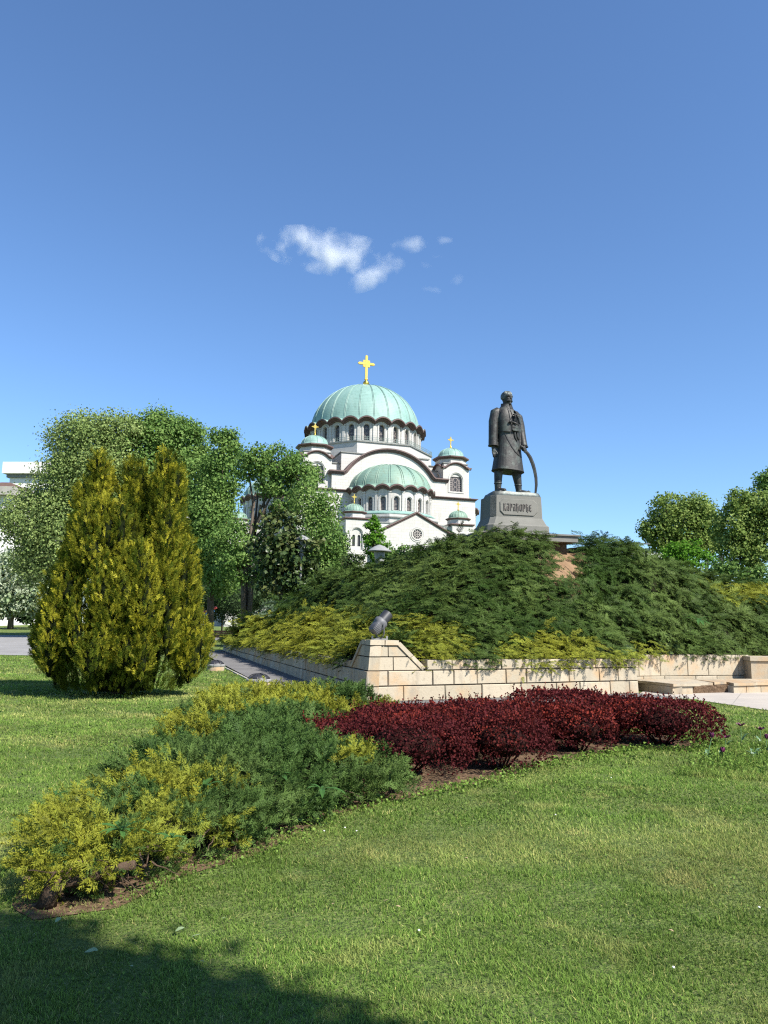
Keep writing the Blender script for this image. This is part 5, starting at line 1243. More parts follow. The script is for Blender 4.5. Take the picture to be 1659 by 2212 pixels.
# ================================================================== GOLDEN CONIFER
def conifer():
    bp = gp(256, 1516); Yc = bp.y+1.75; c = at(256, 1500, Yc); base = Vector((c.x-.05, Yc, 0)); o = empty('golden_conifer', base); o.scale = (.87, .9, .935)
    tag(o, 'bushy golden green conifer with three pointed tops standing on the lawn', 'conifer')
    def prof(z, tab): return np.interp(z, [a for a, _ in tab], [r for _, r in tab])
    cols = [(.10, 0, .12, 5.0, [(.1, 1.34), (.45, 1.5), (1.2, 1.62), (2.0, 1.55), (2.8, 1.36), (3.4, 1.1), (3.9, .82), (4.3, .55), (4.7, .25), (5.0, .05)], 1.),
            (-.88, -.1, 3.2, 5.98, [(3.2, .62), (4.0, .46), (4.6, .37), (5.2, .27), (5.65, .18), (5.96, .04)], 1.),
            (.10, .15, 3.4, 5.8, [(3.4, .6), (4.3, .36), (4.9, .29), (5.35, .19), (5.78, .04)], 1.),
            (1.06, -.05, 3.2, 6.03, [(3.2, .62), (4.0, .50), (4.6, .40), (5.2, .31), (5.7, .20), (6.01, .04)], 1.)]
    pr_ = random.Random(4)
    for a_, z_, L_, r_ in [(pr_.uniform(-3.3, .15), pr_.uniform(.25, 3.6), pr_.uniform(.7, 1.7), pr_.uniform(.17, .36)) for _ in range(74)]+[(-2.95, 2.3, .9, .36), (-.15, 2.0, 1.0, .36), (-3.0, .4, 1.9, .5), (-.12, .3, 1.9, .5), (-2.6, 2.9, 1.7, .38), (-.5, 2.9, 1.8, .38)]:
        R0 = float(np.interp(z_+L_*.35, [.1, .45, 1.2, 2.0, 2.8, 3.4, 3.9, 4.3, 4.7], [1.5, 1.74, 1.9, 1.84, 1.64, 1.44, 1.18, .95, .58]))+.04-.26*pr_.random()
        cols.append((.10+R0*math.cos(a_), R0*math.sin(a_), z_, z_+L_, [(z_, .05), (z_+L_*.22, r_*.85), (z_+L_*.42, r_), (z_+L_*.7, r_*.7), (z_+L_, .03)], 1.))
    for (sx_, sy_, zz0, zz1, tb_, _) in cols[1:4]:
        for q_ in range(12):
            z_ = zz0+.4+(zz1-zz0-1.15)*q_/11; a_ = pr_.uniform(-3.4, .25); L_ = pr_.uniform(.5, .9); r_ = pr_.uniform(.11, .19); R0 = float(np.interp(z_+L_*.3, [a for a, _ in tb_], [r for _, r in tb_]))-.02
            cols.append((sx_+R0*math.cos(a_), sy_+R0*math.sin(a_), z_, z_+L_, [(z_, .03), (z_+L_*.25, r_*.85), (z_+L_*.45, r_), (z_+L_*.75, r_*.7), (z_+L_, .02)], 1.))
    parts = []
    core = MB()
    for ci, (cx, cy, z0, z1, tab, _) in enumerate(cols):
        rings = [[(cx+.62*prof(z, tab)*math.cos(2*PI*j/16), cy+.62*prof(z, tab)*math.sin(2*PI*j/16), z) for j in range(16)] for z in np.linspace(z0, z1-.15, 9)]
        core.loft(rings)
        n = int((z1-z0)*np.mean([r for _, r in tab])*2*PI*(420 if ci < 4 else 320)); z = RNG.uniform(z0, z1, n); a = RNG.uniform(0, 2*PI, n); R = prof(z, tab)
        ok = RNG.random(n) < R/R.max()+.1; z, a, R = z[ok], a[ok], R[ok]
        ok = np.sin(a)*R+cy < np.maximum(R*.45, .45); z, a, R = z[ok], a[ok], R[ok]; n = len(z)
        cl = clumps(a*R.mean()*1.0+ci*5, z*.55, .30, 1); cl2 = clumps(a*R.mean()+ci*3, z*.7, .95, 0)
        lum = (cl-.6)*.30+(cl2-.62)*.34
        keep = RNG.random(n) < .12+.95*cl; z, a, R, cl, cl2, lum = [q[keep] for q in (z, a, R, cl, cl2, lum)]; n = len(z)
        Rr = R*(1-.04*RNG.random(n))+lum*np.clip(R/.9, .3, 1)
        P = np.stack([cx+Rr*np.cos(a), cy+Rr*np.sin(a), z+RNG.normal(0, .03, n)], 1)
        bur = np.zeros(n, bool)
        for cj, (ox, oy, w0, w1, tb, _) in enumerate(cols):
            if cj != ci: bur |= (np.hypot(P[:, 0]-ox, P[:, 1]-oy) < prof(P[:, 2], tb)*.80) & (P[:, 2] > w0) & (P[:, 2] < w1)
        P, a, z, cl, cl2 = [q[~bur] for q in (P, a, z, cl, cl2)]; n = len(P)
        out = np.stack([np.cos(a), np.sin(a), np.zeros(n)], 1)
        patch = np.clip((fbm(a*2+ci, z, 1.3, 0)-.46)*2.2, 0, .65)+np.clip((cl-.72)*2.6, 0, .5)*np.clip((fbm(a*3+ci, z, .8, 2)-.25)*2, 0, 1)
        d = unit(out*.55+np.array([0, 0, 1.])+RNG.normal(0, .30, (n, 3))); sz = RNG.uniform(.13, .25, n)
        parts += scatter_many(T_BRN, P-out*.05+RNG.normal(0, .03, (n, 3)), d, out+RNG.normal(0, .6, (n, 3)), sz, np.clip((.2 if ci < 4 else .42)+.3*cl+RNG.normal(0, .2, n), 0, 1), np.clip(patch, 0, .85)*(RNG.random(n) < .85)*(.25 if ci < 4 else 1.))  # inner columns and creases get a darker tone, shade between plumes put into colour
    V, F, C = merge(parts); mesh_np('foliage', V, F, M['thuja'], o, C)
    core.build('shade_core', M['twigs'], o); b = MB(); b.tube([(0, 0, 0), (.02, 0, .5), (.1, 0, 2), (.2, .05, 4.6)], [.16, .13, .1, .03], 8); b.build('trunk', M['bark'], o)  # core is an added solid dark filler, shade behind the sprays
conifer()

# ================================================================== FRONT JUNIPER BED
JB = [(-1.84, 4.62), (-1.55, 4.82), (-1.32, 5.30), (-.90, 5.88), (-.48, 6.95), (.08, 7.60), (.14, 8.0), (-.25, 8.7), (-.85, 9.4), (-.75, 10.4), (-.2, 12.2), (.15, 13.2), (-.4, 13.9), (-1.6, 13.7), (-2.75, 13.0), (-2.9, 12.2), (-2.55, 10), (-2.34, 8.2), (-2.27, 6.6), (-2.22, 5.5), (-2.06, 4.85)]
zmap = lambda pts: [(x*.5622, 1453.8+y*.5622) for x, y in pts]
cand = tuft_points(-3.3, .8, 4.2, 14.5, lambda y: np.interp(y, [4.4, 7, 14], [.105, .135, .22])); cand = cand[inpoly(cand, JB)]
def bed_h(x, y):
    P = np.stack([np.ravel(x), np.ravel(y)], 1); e = polydist(P, JB); e = np.where(inpoly(P, JB), e, 0)
    base = .25+.13*np.clip((P[:, 1]-6)/4, 0, 1)+.06*np.clip((P[:, 1]-11)/2, 0, 1)
    h = base*(1-np.exp(-e/.16))+((fbm(P[:, 0], P[:, 1], 1.1, 2)-.5)*.26+(clumps(P[:, 0], P[:, 1], .55, 0)-.62)*.22+(clumps(P[:, 0], P[:, 1], .22, 1)-.62)*.09)*np.clip(e/.3, .1, 1)
    return np.maximum(h, .02).reshape(np.shape(x))
h = bed_h(cand[:, 0], cand[:, 1]); e_ = .03
gxn = -(bed_h(cand[:, 0]+e_, cand[:, 1])-bed_h(cand[:, 0]-e_, cand[:, 1]))/(2*e_); gyn = -(bed_h(cand[:, 0], cand[:, 1]+e_)-bed_h(cand[:, 0], cand[:, 1]-e_))/(2*e_)
BN = unit(np.stack([gxn*.8, gyn*.8, np.ones(len(cand))], 1)); BP = np.stack([cand[:, 0], cand[:, 1], h], 1)
# rim: foliage hanging over the edge down to the soil
rim = []; rn = []
for i in range(len(JB)):
    a, c = np.array(JB[i]), np.array(JB[(i+1) % len(JB)]); L = np.linalg.norm(c-a); d = (c-a)/L; nn = np.array((d[1], -d[0])); k = int(L*26*np.clip(6.2/((a[1]+c[1])/2), .4, 1))
    t = RNG.random(k); zz_ = RNG.uniform(.10, .36, k)*(.75+.5*noise2(t*L+i*3, t*0+i, 1.5)); q = a+(c-a)*t[:, None]+nn*(RNG.normal(.03, .05, k)+(.1*noise2(t*L+3*i, zz_*4, 2.5)-.05))[:, None]
    rim.append(np.column_stack([q, zz_])); rn.append(np.column_stack([np.tile(nn, (k, 1)), np.full(k, .35)]))
BP = np.concatenate([BP]+rim); BN = np.concatenate([BN, unit(np.concatenate(rn))])
bpix = proj(BP)
def br(pts, j=6): return inpoly(bpix+RNG.normal(0, j, bpix.shape), zmap(pts))
BR = [('front', [[(-60, 520), (40, 420), (180, 420), (300, 380), (340, 470), (420, 540), (560, 520), (720, 555), (780, 620), (740, 720), (560, 750), (520, 780), (380, 840), (120, 880), (60, 760), (-60, 700)], [(790, 585), (905, 585), (930, 650), (790, 670)]], 'wide golden juniper sprawling over its gnarled stem at the front tip of the bed'),
      ('mid', [[(365, 440), (470, 385), (560, 365), (790, 355), (1000, 385), (960, 418), (800, 425), (750, 505), (640, 495), (565, 430), (440, 475)], [(470, 500), (560, 485), (550, 550)]], 'golden juniper streak amid the blue green juniper of the bed'),
      ('back', [[(780, 95), (870, 45), (960, 35), (1100, 65), (1250, 85), (1370, 105), (1400, 120), (1500, 85), (1545, 130), (1330, 170), (1200, 155), (1000, 155), (860, 195), (770, 175)]], 'golden juniper row along the back of the bed beside the path'),
      ('side', [[(590, 215), (660, 180), (740, 180), (830, 210), (810, 255), (610, 250)]], 'small low golden juniper at the lawn side of the bed'),
      ('end', [[(1260, 305), (1330, 285), (1410, 300), (1370, 345), (1280, 335)], [(1400, 320), (1520, 290), (1570, 335), (1450, 345)], [(1190, 225), (1260, 215), (1250, 250), (1200, 250)]], 'thin golden juniper tips beside the red barberry hedge')]
bass = np.zeros(len(BP), int)
for k, (nm, polys, lab) in enumerate(BR):
    for p in polys:
        s = br(p); bass[s & (RNG.random(len(s)) < (.86 if nm == 'front' else .93))] = k+1
def bed_obj(idx, name, label, material, group=None, per=10):
    q = np.where(bass == idx)[0]; k = np.repeat(q, per); n = len(k); N = BN[k]; az = RNG.uniform(0, 2*PI, n); h = np.stack([np.cos(az), np.sin(az), np.zeros(n)], 1); h = unit(h-N*np.sum(h*N, 1, keepdims=True)); el = np.clip(RNG.normal(.75, .35, n), .05, 1.5)
    d = unit(h*np.cos(el)[:, None]+N*np.sin(el)[:, None]+np.array([0, 0, .12])); P = BP[k]+RNG.normal(0, .03, (n, 3))-N*RNG.uniform(.0, .09, (n, 1)); sz = RNG.uniform(.085, .165, n)*np.clip(P[:, 1]/6.5, .85, 1.6)
    rnd = np.clip(np.repeat(RNG.normal(.5, .2, len(q)), per)+RNG.normal(0, .15, n), 0, 1); pat = np.clip((fbm(P[:, 0], P[:, 1], 1.6, 3)-.42)*2.5, 0, 1)*.7
    parts = scatter_many(T_BRN, P, d, N+RNG.normal(0, .5, (n, 3)), sz, rnd, pat)
    V, F, C = merge(parts); o = empty(name, (float(P[:, 0].mean()), float(P[:, 1].mean()), 0)); tag(o, label, 'juniper', group)
    mesh_np('foliage', V-np.array(o.location), F, material, o, C); return o
g_o = bed_obj(0, 'spreading_juniper', 'low blue green spreading juniper filling the bed in front of the path', M['juniper_near'])
gold_o = None
for k, (nm, polys, lab) in enumerate(BR):
    o = bed_obj(k+1, 'golden_juniper', lab, M['juniper_gold'], 'golden junipers in the front bed')
    if nm == 'front': gold_o = o
# added dark sheet under the bed foliage, stands in for the shade inside
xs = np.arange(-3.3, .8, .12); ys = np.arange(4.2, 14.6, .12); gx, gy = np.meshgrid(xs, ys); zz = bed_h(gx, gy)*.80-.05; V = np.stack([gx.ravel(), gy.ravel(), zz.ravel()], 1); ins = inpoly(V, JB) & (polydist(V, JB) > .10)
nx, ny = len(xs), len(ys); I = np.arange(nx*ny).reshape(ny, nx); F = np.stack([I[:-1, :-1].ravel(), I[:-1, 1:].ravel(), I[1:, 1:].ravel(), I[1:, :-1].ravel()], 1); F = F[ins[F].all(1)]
mesh_np('shade_core', V-np.array(g_o.location), F, M['earth'], g_o)
# gnarled stems under the front edge
b = MB(); L0 = gold_o.location
def gp2(x, y, z): p = gp(x, y, z); return Vector((p.x, p.y, p.z))-L0
b.tube([gp2(100, 1960, .0), gp2(108, 1925, .10), gp2(130, 1905, .14), gp2(170, 1900, .14), gp2(215, 1888, .16), gp2(250, 1876, .19), gp2(290, 1868, .22)], [.06, .045, .036, .032, .032, .028, .025], 9)
b.tube([gp2(150, 1930, .01), gp2(165, 1912, .09), gp2(230, 1895, .11)], [.03, .03, .03], 6)
b.build('stem', M['deadwood'], gold_o, True)
b = MB(); rr = random.Random(5)
for k in range(34):
    i = rr.randrange(0, 6); a, c = Vector(JB[i]), Vector(JB[i+1]); p = a.lerp(c, rr.random()); nn = Vector((c.y-a.y, a.x-c.x)).normalized(); q = [Vector((p.x, p.y, rr.uniform(.12, .25)))]
    d = Vector((nn.x+rr.uniform(-.9, .9), nn.y+rr.uniform(-.9, .9), rr.uniform(-.6, .1))).normalized()
    for j in range(4): d = (d+Vector((rr.uniform(-.4, .4), rr.uniform(-.4, .4), rr.uniform(-.35, .25)))).normalized(); nq = q[-1]+d*rr.uniform(.03, .07); nq.z = max(nq.z, .015); q.append(nq)
    b.tube([v-Vector(g_o.location) for v in q], [.006, .005, .004, .003, .002], 5)
tag(b.build('twigs', M['deadwood'], g_o), kind='stuff')

# broad leaved weeds growing through the junipers, loose leaves
def rosette(name, x, y, lab, size, n=8, seed=0, z=None, group='leafy weeds in the junipers', upright=.5):
    p = gp(x, y, .36 if z is None else z); r = random.Random(seed); b = MB()
    for k in range(n):
        a = 2*PI*k/n+r.uniform(-.3, .3); L = size*.72*r.uniform(.6, 1.2); w = L*.12; el = upright+r.uniform(-.3, .35); d = Vector((math.cos(a)*math.cos(el), math.sin(a)*math.cos(el), math.sin(el))); s = Vector((-math.sin(a), math.cos(a), 0)); rows = []
        for t, ww in ((0, .15), (.25, .7), (.5, 1.), (.75, .7), (1., .02)):
            c = d*L*t+Vector((0, 0, -.42*L*t*t)); rows.append((c-s*w*ww+Vector((0, 0, .25*w*ww)), c, c+s*w*ww+Vector((0, 0, .25*w*ww))))
        for i in range(4):
            for j in range(2): b.quad(rows[i][j], rows[i][j+1], rows[i+1][j+1], rows[i+1][j])
    nv = len(b.v); o = mesh_np(name, np.array(b.v), [np.array(b.f)], M['weed'], col=np.stack([RNG.random(nv)*.4+.4, np.full(nv, .5+r.uniform(-.2, .2)), np.zeros(nv)], 1)); o.location = p; tag(o, lab, 'weed', group); return o
z7 = lambda x, y: (x*.5622, 1453.8+y*.5622)
rosette('leafy_weed', *z7(215, 470), 'leafy weed at the left end of the golden juniper', .17, 8, 1)
rosette('leafy_weed', *z7(465, 605), 'largest leafy weed in the middle of the golden juniper', .24, 11, 2)
rosette('leafy_weed', *z7(660, 635), 'leafy weed near the lower edge of the golden juniper', .17, 6, 3)
rosette('leafy_weed', *z7(630, 390), 'narrow leafy weed left of the golden streak in the bed', .2, 7, 4)
rosette('leafy_weed', *z7(780, 445), 'tall leafy weed beside the golden streak in the bed', .26, 7, 5)
rosette('leafy_weed', *z7(905, 335), 'leafy weed high in the blue green juniper', .26, 8, 6)
rosette('leafy_weed', *z7(1070, 395), 'leafy weed right of the golden streak tip', .26, 8, 7)
rosette('leafy_weed', *z7(1235, 445), 'leafy weed with one long leaf near the bed edge', .25, 5, 8)
rosette('leafy_weed', *z7(1185, 515), 'upright leafy weed at the soil edge of the bed', .24, 6, 9, z=.1)
rosette('leafy_weed', *z7(1010, 620), 'leafy weed sprawling on the soil below the blue green juniper', .2, 8, 10, z=.03)
p_ = at(1510, 1340, 22.4); o = rosette('leafy_weed', 1510, 1340, 'bright green leafy shoot in the dark juniper above the broken step', .7, 9, 11, upright=.35); o.location = p_

# ================================================================== RED BARBERRY HEDGE
BB = [(-.42, 9.45, .58, .48, 'low red barberry at the left end of the hedge beside golden juniper'), (.28, 8.82, .72, .62, 'red barberry bulging forward onto the soil beside the blue green juniper'), (.38, 10.2, .85, .58, 'red barberry at the back of the hedge under the stone pillar'),
      (1.05, 10.0, .72, .60, 'broad dark red barberry in the middle left of the hedge'), (1.40, 9.32, .56, .60, 'narrow red barberry leaning towards the lawn over a dark hollow'), (1.45, 10.8, .74, .60, 'red barberry behind the middle of the hedge'),
      (2.22, 11.0, .62, .56, 'red barberry right of the gap in the hedge'), (2.66, 10.72, .50, .56, 'red barberry with a hollow side facing the lawn'), (2.75, 12.0, .80, .66, 'brightest red tipped barberry along the back of the hedge'), (3.52, 12.0, .66, .58, 'barberry before the right end of the hedge'), (4.08, 11.5, .74, .60, 'rounded dark red barberry at the right end of the hedge')]
def barberry(x, y, r, hh, lab, seed):
    o = empty('barberry_bush', (x, y, 0)); tag(o, lab, 'barberry', 'red barberry hedge'); n = int(8500*(r/.8)**2*np.clip(10/y, .75, 1.2))
    d = rdir(n, .35); d[:, 2] = np.where(d[:, 2] < -.6, -d[:, 2], d[:, 2]); p = 3.2
    k = (np.abs(d[:, 0])**p+np.abs(d[:, 1])**p+np.abs(d[:, 2])**p)**(-1/p)
    S = d*k[:, None]; ang = np.arctan2(d[:, 1], d[:, 0])
    lum = (fbm(ang*1.6+seed*3, d[:, 2]*1.5+seed, 1.4, 1)-.5)
    low = np.clip(-S[:, 2]-.3, 0, 1)
    rs = r*(1+lum*.30-.16*low); dep = 1-.22*RNG.random(n)**2
    P = np.stack([S[:, 0]*rs*dep, S[:, 1]*rs*dep, np.maximum(hh*.52+S[:, 2]*hh*.50*dep+lum*.08, .02)], 1)
    N = unit(S*np.array([1/r, 1/r, 1/hh])); patch = np.clip((fbm(P[:, 0]+x, P[:, 1]+y, 1.8, 2)-.50)*3, 0, .7)*np.clip(d[:, 2]+.4, 0, 1)*(RNG.random(n) < .6)
    up = np.clip(S[:, 2], 0, 1)
    parts = [scatter(T_LEAF, P+RNG.normal(0, .012, (n, 3)), unit(N*.6+RNG.normal(0, .7, (n, 3))+np.array([0, 0, .3])), N+RNG.normal(0, .6, (n, 3)), RNG.uniform(.018, .036, n)*(y/9.5), rnd=np.clip(RNG.random(n)*.7+.25*up+lum*.5, 0, 1), patch=patch)]
    # upright shoots along the top
    m_ = 70; a = RNG.uniform(0, 2*PI, m_); rr_ = r*np.sqrt(RNG.random(m_))*.92; L = RNG.uniform(.03, .14, m_)
    lp = []; ld_ = []
    tw = MB()
    for i in range(m_):
        bx, by = rr_[i]*math.cos(a[i]), rr_[i]*math.sin(a[i]); bz = hh*.97; q = np.array((bx+RNG.normal(0, .02), by+RNG.normal(0, .02), bz+L[i]))
        tw.tube([(bx, by, bz-.05), tuple(q)], [.003, .002], 4)
        for t in np.linspace(.2, 1, 6): lp.append(np.array((bx, by, bz))*(1-t)+q*t); ld_.append(rdir(1, .8)[0])
    parts.append(scatter(T_LEAF, np.array(lp), np.array(ld_), RNG.normal(0, 1, (len(lp), 3)), RNG.uniform(.018, .032, len(lp))*(y/9.5), patch=RNG.random(len(lp))*.6))
    V, F, C = merge(parts); mesh_np('foliage', V, F, M['barberry'], o, C)
    for i in range(9):
        a_ = 2*PI*i/9; tw.tube([(.08*math.cos(a_), .08*math.sin(a_), 0), (r*.55*math.cos(a_), r*.55*math.sin(a_), hh*.45), (r*.8*math.cos(a_+.2), r*.8*math.sin(a_+.2), hh*.8)], [.012, .009, .004], 5)
    tw.build('stems', M['stems_and_core_red'], o)
    c = MB(); c.ball((0, 0, hh*.52), (r*.58, r*.58, hh*.30), 8); c.build('shade_core', M['stems_and_core_red'], o)  # added solid dark core that blocks light inside the bush
for i, q in enumerate(BB): barberry(*q, i+1)

# ================================================================== TULIPS
def tulip(fx, fy, bx, by, lab, flower=True, wilt=False, leaves=3, seed=0):
    g = gp(bx, by); f = at(fx, fy, g.y); H = max(f.z, .12); r = random.Random(seed); o = empty('tulip', (g.x, g.y, 0)); tag(o, lab, 'tulip', 'purple tulips beside the lawn'); dx = f.x-g.x
    b = MB(); b.tube([(0, 0, 0), (dx*.3, 0, H*.5), (dx, 0, H)], [.006, .005, .004], 6); b.build('stem', M['stem_green'], o)
    if flower:
        b = MB()
        for k in range(6):
            a = 2*PI*k/6+r.random(); op = .6 if not wilt else 1.6; rows = []
            for t in (0, .3, .65, 1.):
                w_ = .022*math.sin(PI*(.15+.8*t))+.002; rad_ = .010+.022*math.sin(PI*min(1, t*1.1)*.62)*op*(1 if not wilt else .6+.9*t); z = H-.01+.062*t*(1 if not wilt else .7); ca, sa = math.cos(a), math.sin(a)
                rows.append([(dx+rad_*ca-w_*sa, rad_*sa+w_*ca, z), (dx+rad_*1.15*ca, rad_*1.15*sa, z), (dx+rad_*ca+w_*sa, rad_*sa-w_*ca, z)])
            b.loft(rows, False, False)
        b.build('bloom', M['petal'], o, True)
    for k in range(leaves):
        a = 2*PI*k/max(leaves, 1)+r.random()*2; L = .16*r.uniform(.8, 1.3); rows = []
        for t, ww in ((0, .5), (.35, 1.), (.7, .75), (1., .05)):
            c = Vector((math.cos(a)*L*.55*t*(.6+t*.6), math.sin(a)*L*.55*t*(.6+t*.6), L*(t*1.1-.45*t*t*t)+.005)); s = Vector((-math.sin(a), math.cos(a), 0))*.024*ww; rows.append([c-s+Vector((0, 0, .01)), c, c+s+Vector((0, 0, .01))])
        b = MB(); b.loft(rows, False, False); b.build('leaf', M['tulip_leaf'], o, True)
z2t = lambda x, y: ((2500+x*.3158)*.5486, (2750+y*.3158)*.5486)
tulip(*z2t(960, 475), *z2t(912, 790), 'tall purple tulip nearest the barberry hedge, closed bloom', seed=1, leaves=4)
tulip(*z2t(1095, 688), *z2t(1080, 780), 'short purple tulip beside the tallest one', seed=2, leaves=2)
tulip(*z2t(1318, 335), *z2t(1330, 560), 'purple tulip standing in the weeds between the hedge and the paving', seed=3, leaves=1, wilt=True)
tulip(*z2t(1562, 385), *z2t(1575, 600), 'open purple tulip in the weeds near the right edge', seed=4, leaves=1, wilt=True)
tulip(*z2t(1645, 492), *z2t(1640, 700), 'purple tulip at the very right edge', seed=5, leaves=3)
tulip(*z2t(1075, 272), *z2t(1085, 470), 'faded purple tulip touching the end of the hedge', seed=6, leaves=1, wilt=True)
tulip(*z2t(1135, 485), *z2t(1130, 640), 'withered dark tulip right of the tallest one', seed=7, leaves=1, wilt=True)
tulip(*z2t(1505, 640), *z2t(1490, 770), 'tulip leaves without a bloom at the soil edge', flower=False, seed=8, leaves=5)

# ================================================================== TREES
def px_lobe(x, y, rx, ry, Y, dep=None):
    c = at(x, y, Y); s = Y/(FPX/K); return (c.x, c.y, c.z, rx*s, (dep or (rx+ry)/2)*s, ry*s)
def tree(name, lab, cat, base, Y, lobes, leaf, material, per=4200, group=None, droop=0., trunk_r=.22, tpl=T_LEAF, limbs=4, sig=.17, forks=1, shell=.5, patchs=.35, bark='bark'):
    g = at(base[0], base[1], Y); gz0 = float(gz(g.x, Y)); o = empty(name, (g.x, Y, gz0)); tag(o, lab, cat, group); O = np.array((g.x, Y, gz0)); LB_ = [px_lobe(*l, Y) for l in lobes]
    b = MB(); parts = []; loc = lambda p: tuple(np.array(p)-O)
    cz = np.mean([l[2] for l in LB_])-gz0; fk = []
    for k in range(forks):
        a = 2*PI*k/max(forks, 1); sp = .0 if forks == 1 else .6
        top = Vector((np.mean([l[0] for l in LB_])-g.x+sp*2*math.cos(a), sp*math.sin(a), cz*1.0)); m1 = Vector((sp*.5*math.cos(a)+random.uniform(-.1, .1), sp*.4*math.sin(a), cz*.4)); m2 = m1.lerp(top, .5)+Vector((random.uniform(-.2, .2), 0, 0)); fk.append((m1, m2, top))
        k_ = trunk_r/(forks**.5); b.tube([(0.15*sp*math.cos(a), .1*sp*math.sin(a), -.1), m1, m2, top], [k_*1.2, k_*.9, k_*.65, k_*.3], 8)
    for li, l in enumerate(LB_):
        c = np.array(l[:3]); R = np.array(l[3:]); n = int(per*(l[3]*l[5])/(1.9*1.9)*1.0); nc = max(24, int(n/42))
        d = rdir(nc, .1); rad_ = shell+(1-shell)*RNG.random(nc)**.6; cc = d*rad_[:, None]; cl = c+cc*R*(1+(RNG.random((nc, 1))-.5)*.25)
        fork = fk[li % len(fk)]; st_ = fork[1] if c[2]-gz0 > fork[1].z else fork[0]
        cm = Vector(loc(c-np.array((0, 0, R[2]*.3)))); b.tube([st_, st_.lerp(cm, .5)+Vector((random.uniform(-.3, .3), random.uniform(-.2, .2), .2)), cm], [trunk_r*.4, trunk_r*.28, trunk_r*.18], 6)
        for k in range(limbs):
            e = Vector(loc(cl[k % nc])); b.tube([cm, cm.lerp(e, .5)+Vector((0, 0, .25)), e], [trunk_r*.17, trunk_r*.11, .015], 5)
        idx = RNG.integers(0, nc, n); off_ = RNG.normal(0, 1, (n, 3))*sig*R.mean()*np.array([1.15, 1.15, .75])
        if droop: off_[:, 2] -= np.abs(RNG.normal(0, droop, n))
        P = cl[idx]+off_; light = np.clip(.5+.5*(cc[idx][:, 2]), 0, 1)
        lum = RNG.random(nc)[idx]
        on = unit((P-c)/R)*.75+unit(off_+1e-6)*.5+np.array([0, 0, .45]); parts.append(scatter(tpl, P-O, unit(rdir(n)+np.array([0, 0, -.25-droop])), on+RNG.normal(0, .42, (n, 3)), leaf*RNG.uniform(.65, 1.35, n), rnd=np.clip(RNG.random(n)*.6+lum*.4, 0, 1), patch=np.clip((lum-.4)*1.6, 0, 1)*patchs*2))
    V, F, C = merge(parts); mesh_np('crown', V, F, material, o, C); b.build('trunk', M[bark], o, True); return o
GL = 'trees behind the golden conifer'
tree('broadleaf_tree', 'tall grey green airy tree left behind the golden conifer', 'tree', (200, 1340), 60, [(185, 950, 78, 62), (255, 930, 50, 45), (140, 1035, 55, 72), (235, 1030, 75, 85), (62, 1118, 56, 66), (150, 1140, 85, 90), (90, 1210, 60, 50)], .16, M['leaf_grey'], 6600, GL, .25, .3, limbs=6)
tree('broadleaf_tree', 'tall fresh green tree behind the right top of the golden conifer', 'tree', (350, 1340), 62, [(345, 935, 62, 48), (405, 955, 48, 45), (330, 1010, 70, 75), (420, 1040, 60, 75), (380, 1110, 80, 75)], .18, M['leaf_green'], 6600, GL, 0., .3)
tree('broadleaf_tree', 'mid green tree right of the golden conifer in front of the tallest trees', 'tree', (455, 1335), 57, [(485, 965, 38, 42), (480, 1030, 45, 60), (450, 1110, 60, 70), (440, 1190, 60, 60), (475, 1230, 55, 55)], .17, M['leaf_green'], 5600, GL, .15, .25)
tree('broadleaf_tree', 'green tree with dark bare forked trunks in front of the white church side', 'tree', (532, 1310), 50, [(560, 995, 38, 38), (537, 1008, 30, 34), (605, 1000, 50, 42), (650, 1030, 42, 45), (590, 1040, 40, 34), (505, 1165, 48, 42), (525, 1215, 55, 42), (620, 1085, 34, 28)], .15, M['leaf_green'], 5200, GL, .1, .30, forks=3, limbs=5, bark='bark')
tree('broadleaf_tree', 'light green drooping tree touching the left tower of the church', 'tree', (690, 1300), 47, [(665, 1075, 40, 42), (700, 1085, 36, 44), (685, 1140, 46, 55), (715, 1165, 34, 52), (690, 1205, 50, 50)], .13, M['leaf_green'], 6600, GL, .7, .2, patchs=.5)
tree('magnolia_tree', 'dark glossy leaved magnolia beside the mound', 'tree', (608, 1300), 41, [(605, 1150, 42, 55), (640, 1200, 48, 50), (580, 1215, 46, 48), (615, 1258, 58, 30)], .22, M['leaf_dark'], 3000, None, 0., .14, sig=.2, limbs=6)
tree('conifer_tree', 'thin dark conifer at the left edge of the church wall', 'tree', (742, 1260), 48, [(742, 1175, 9, 28), (740, 1210, 16, 34), (738, 1240, 22, 24)], .16, M['leaf_hedge'], 5200, None, .1, .12, tpl=T_LEAFN)
tree('columnar_evergreen', 'pointed green evergreen in front of the church gable', 'tree', (810, 1230), 42, [(805, 1132, 13, 20), (806, 1152, 20, 26), (812, 1178, 27, 30), (812, 1205, 30, 26)], .10, M['leaf_bright'], 12000, None, 0., .1, shell=.7, sig=.13)
for i, (x, y, rx, ry, Y, lab) in enumerate(((765, 1212, 26, 18, 38, 'low dark shrub on the skyline of the mound left of the pointed evergreen'), (850, 1196, 20, 15, 37, 'low leafy shrub on the skyline right of the lamp'), (874, 1188, 16, 13, 36, 'small leafy shrub on the skyline before the church gable'))):
    tree('shrub', lab, 'shrub', (x, 1235), Y, [(x, y, rx, ry), (x-8, y+6, rx*.8, ry)], .10, M['leaf_dark'] if i == 0 else M['leaf_green'], 7000, None, 0., .05)
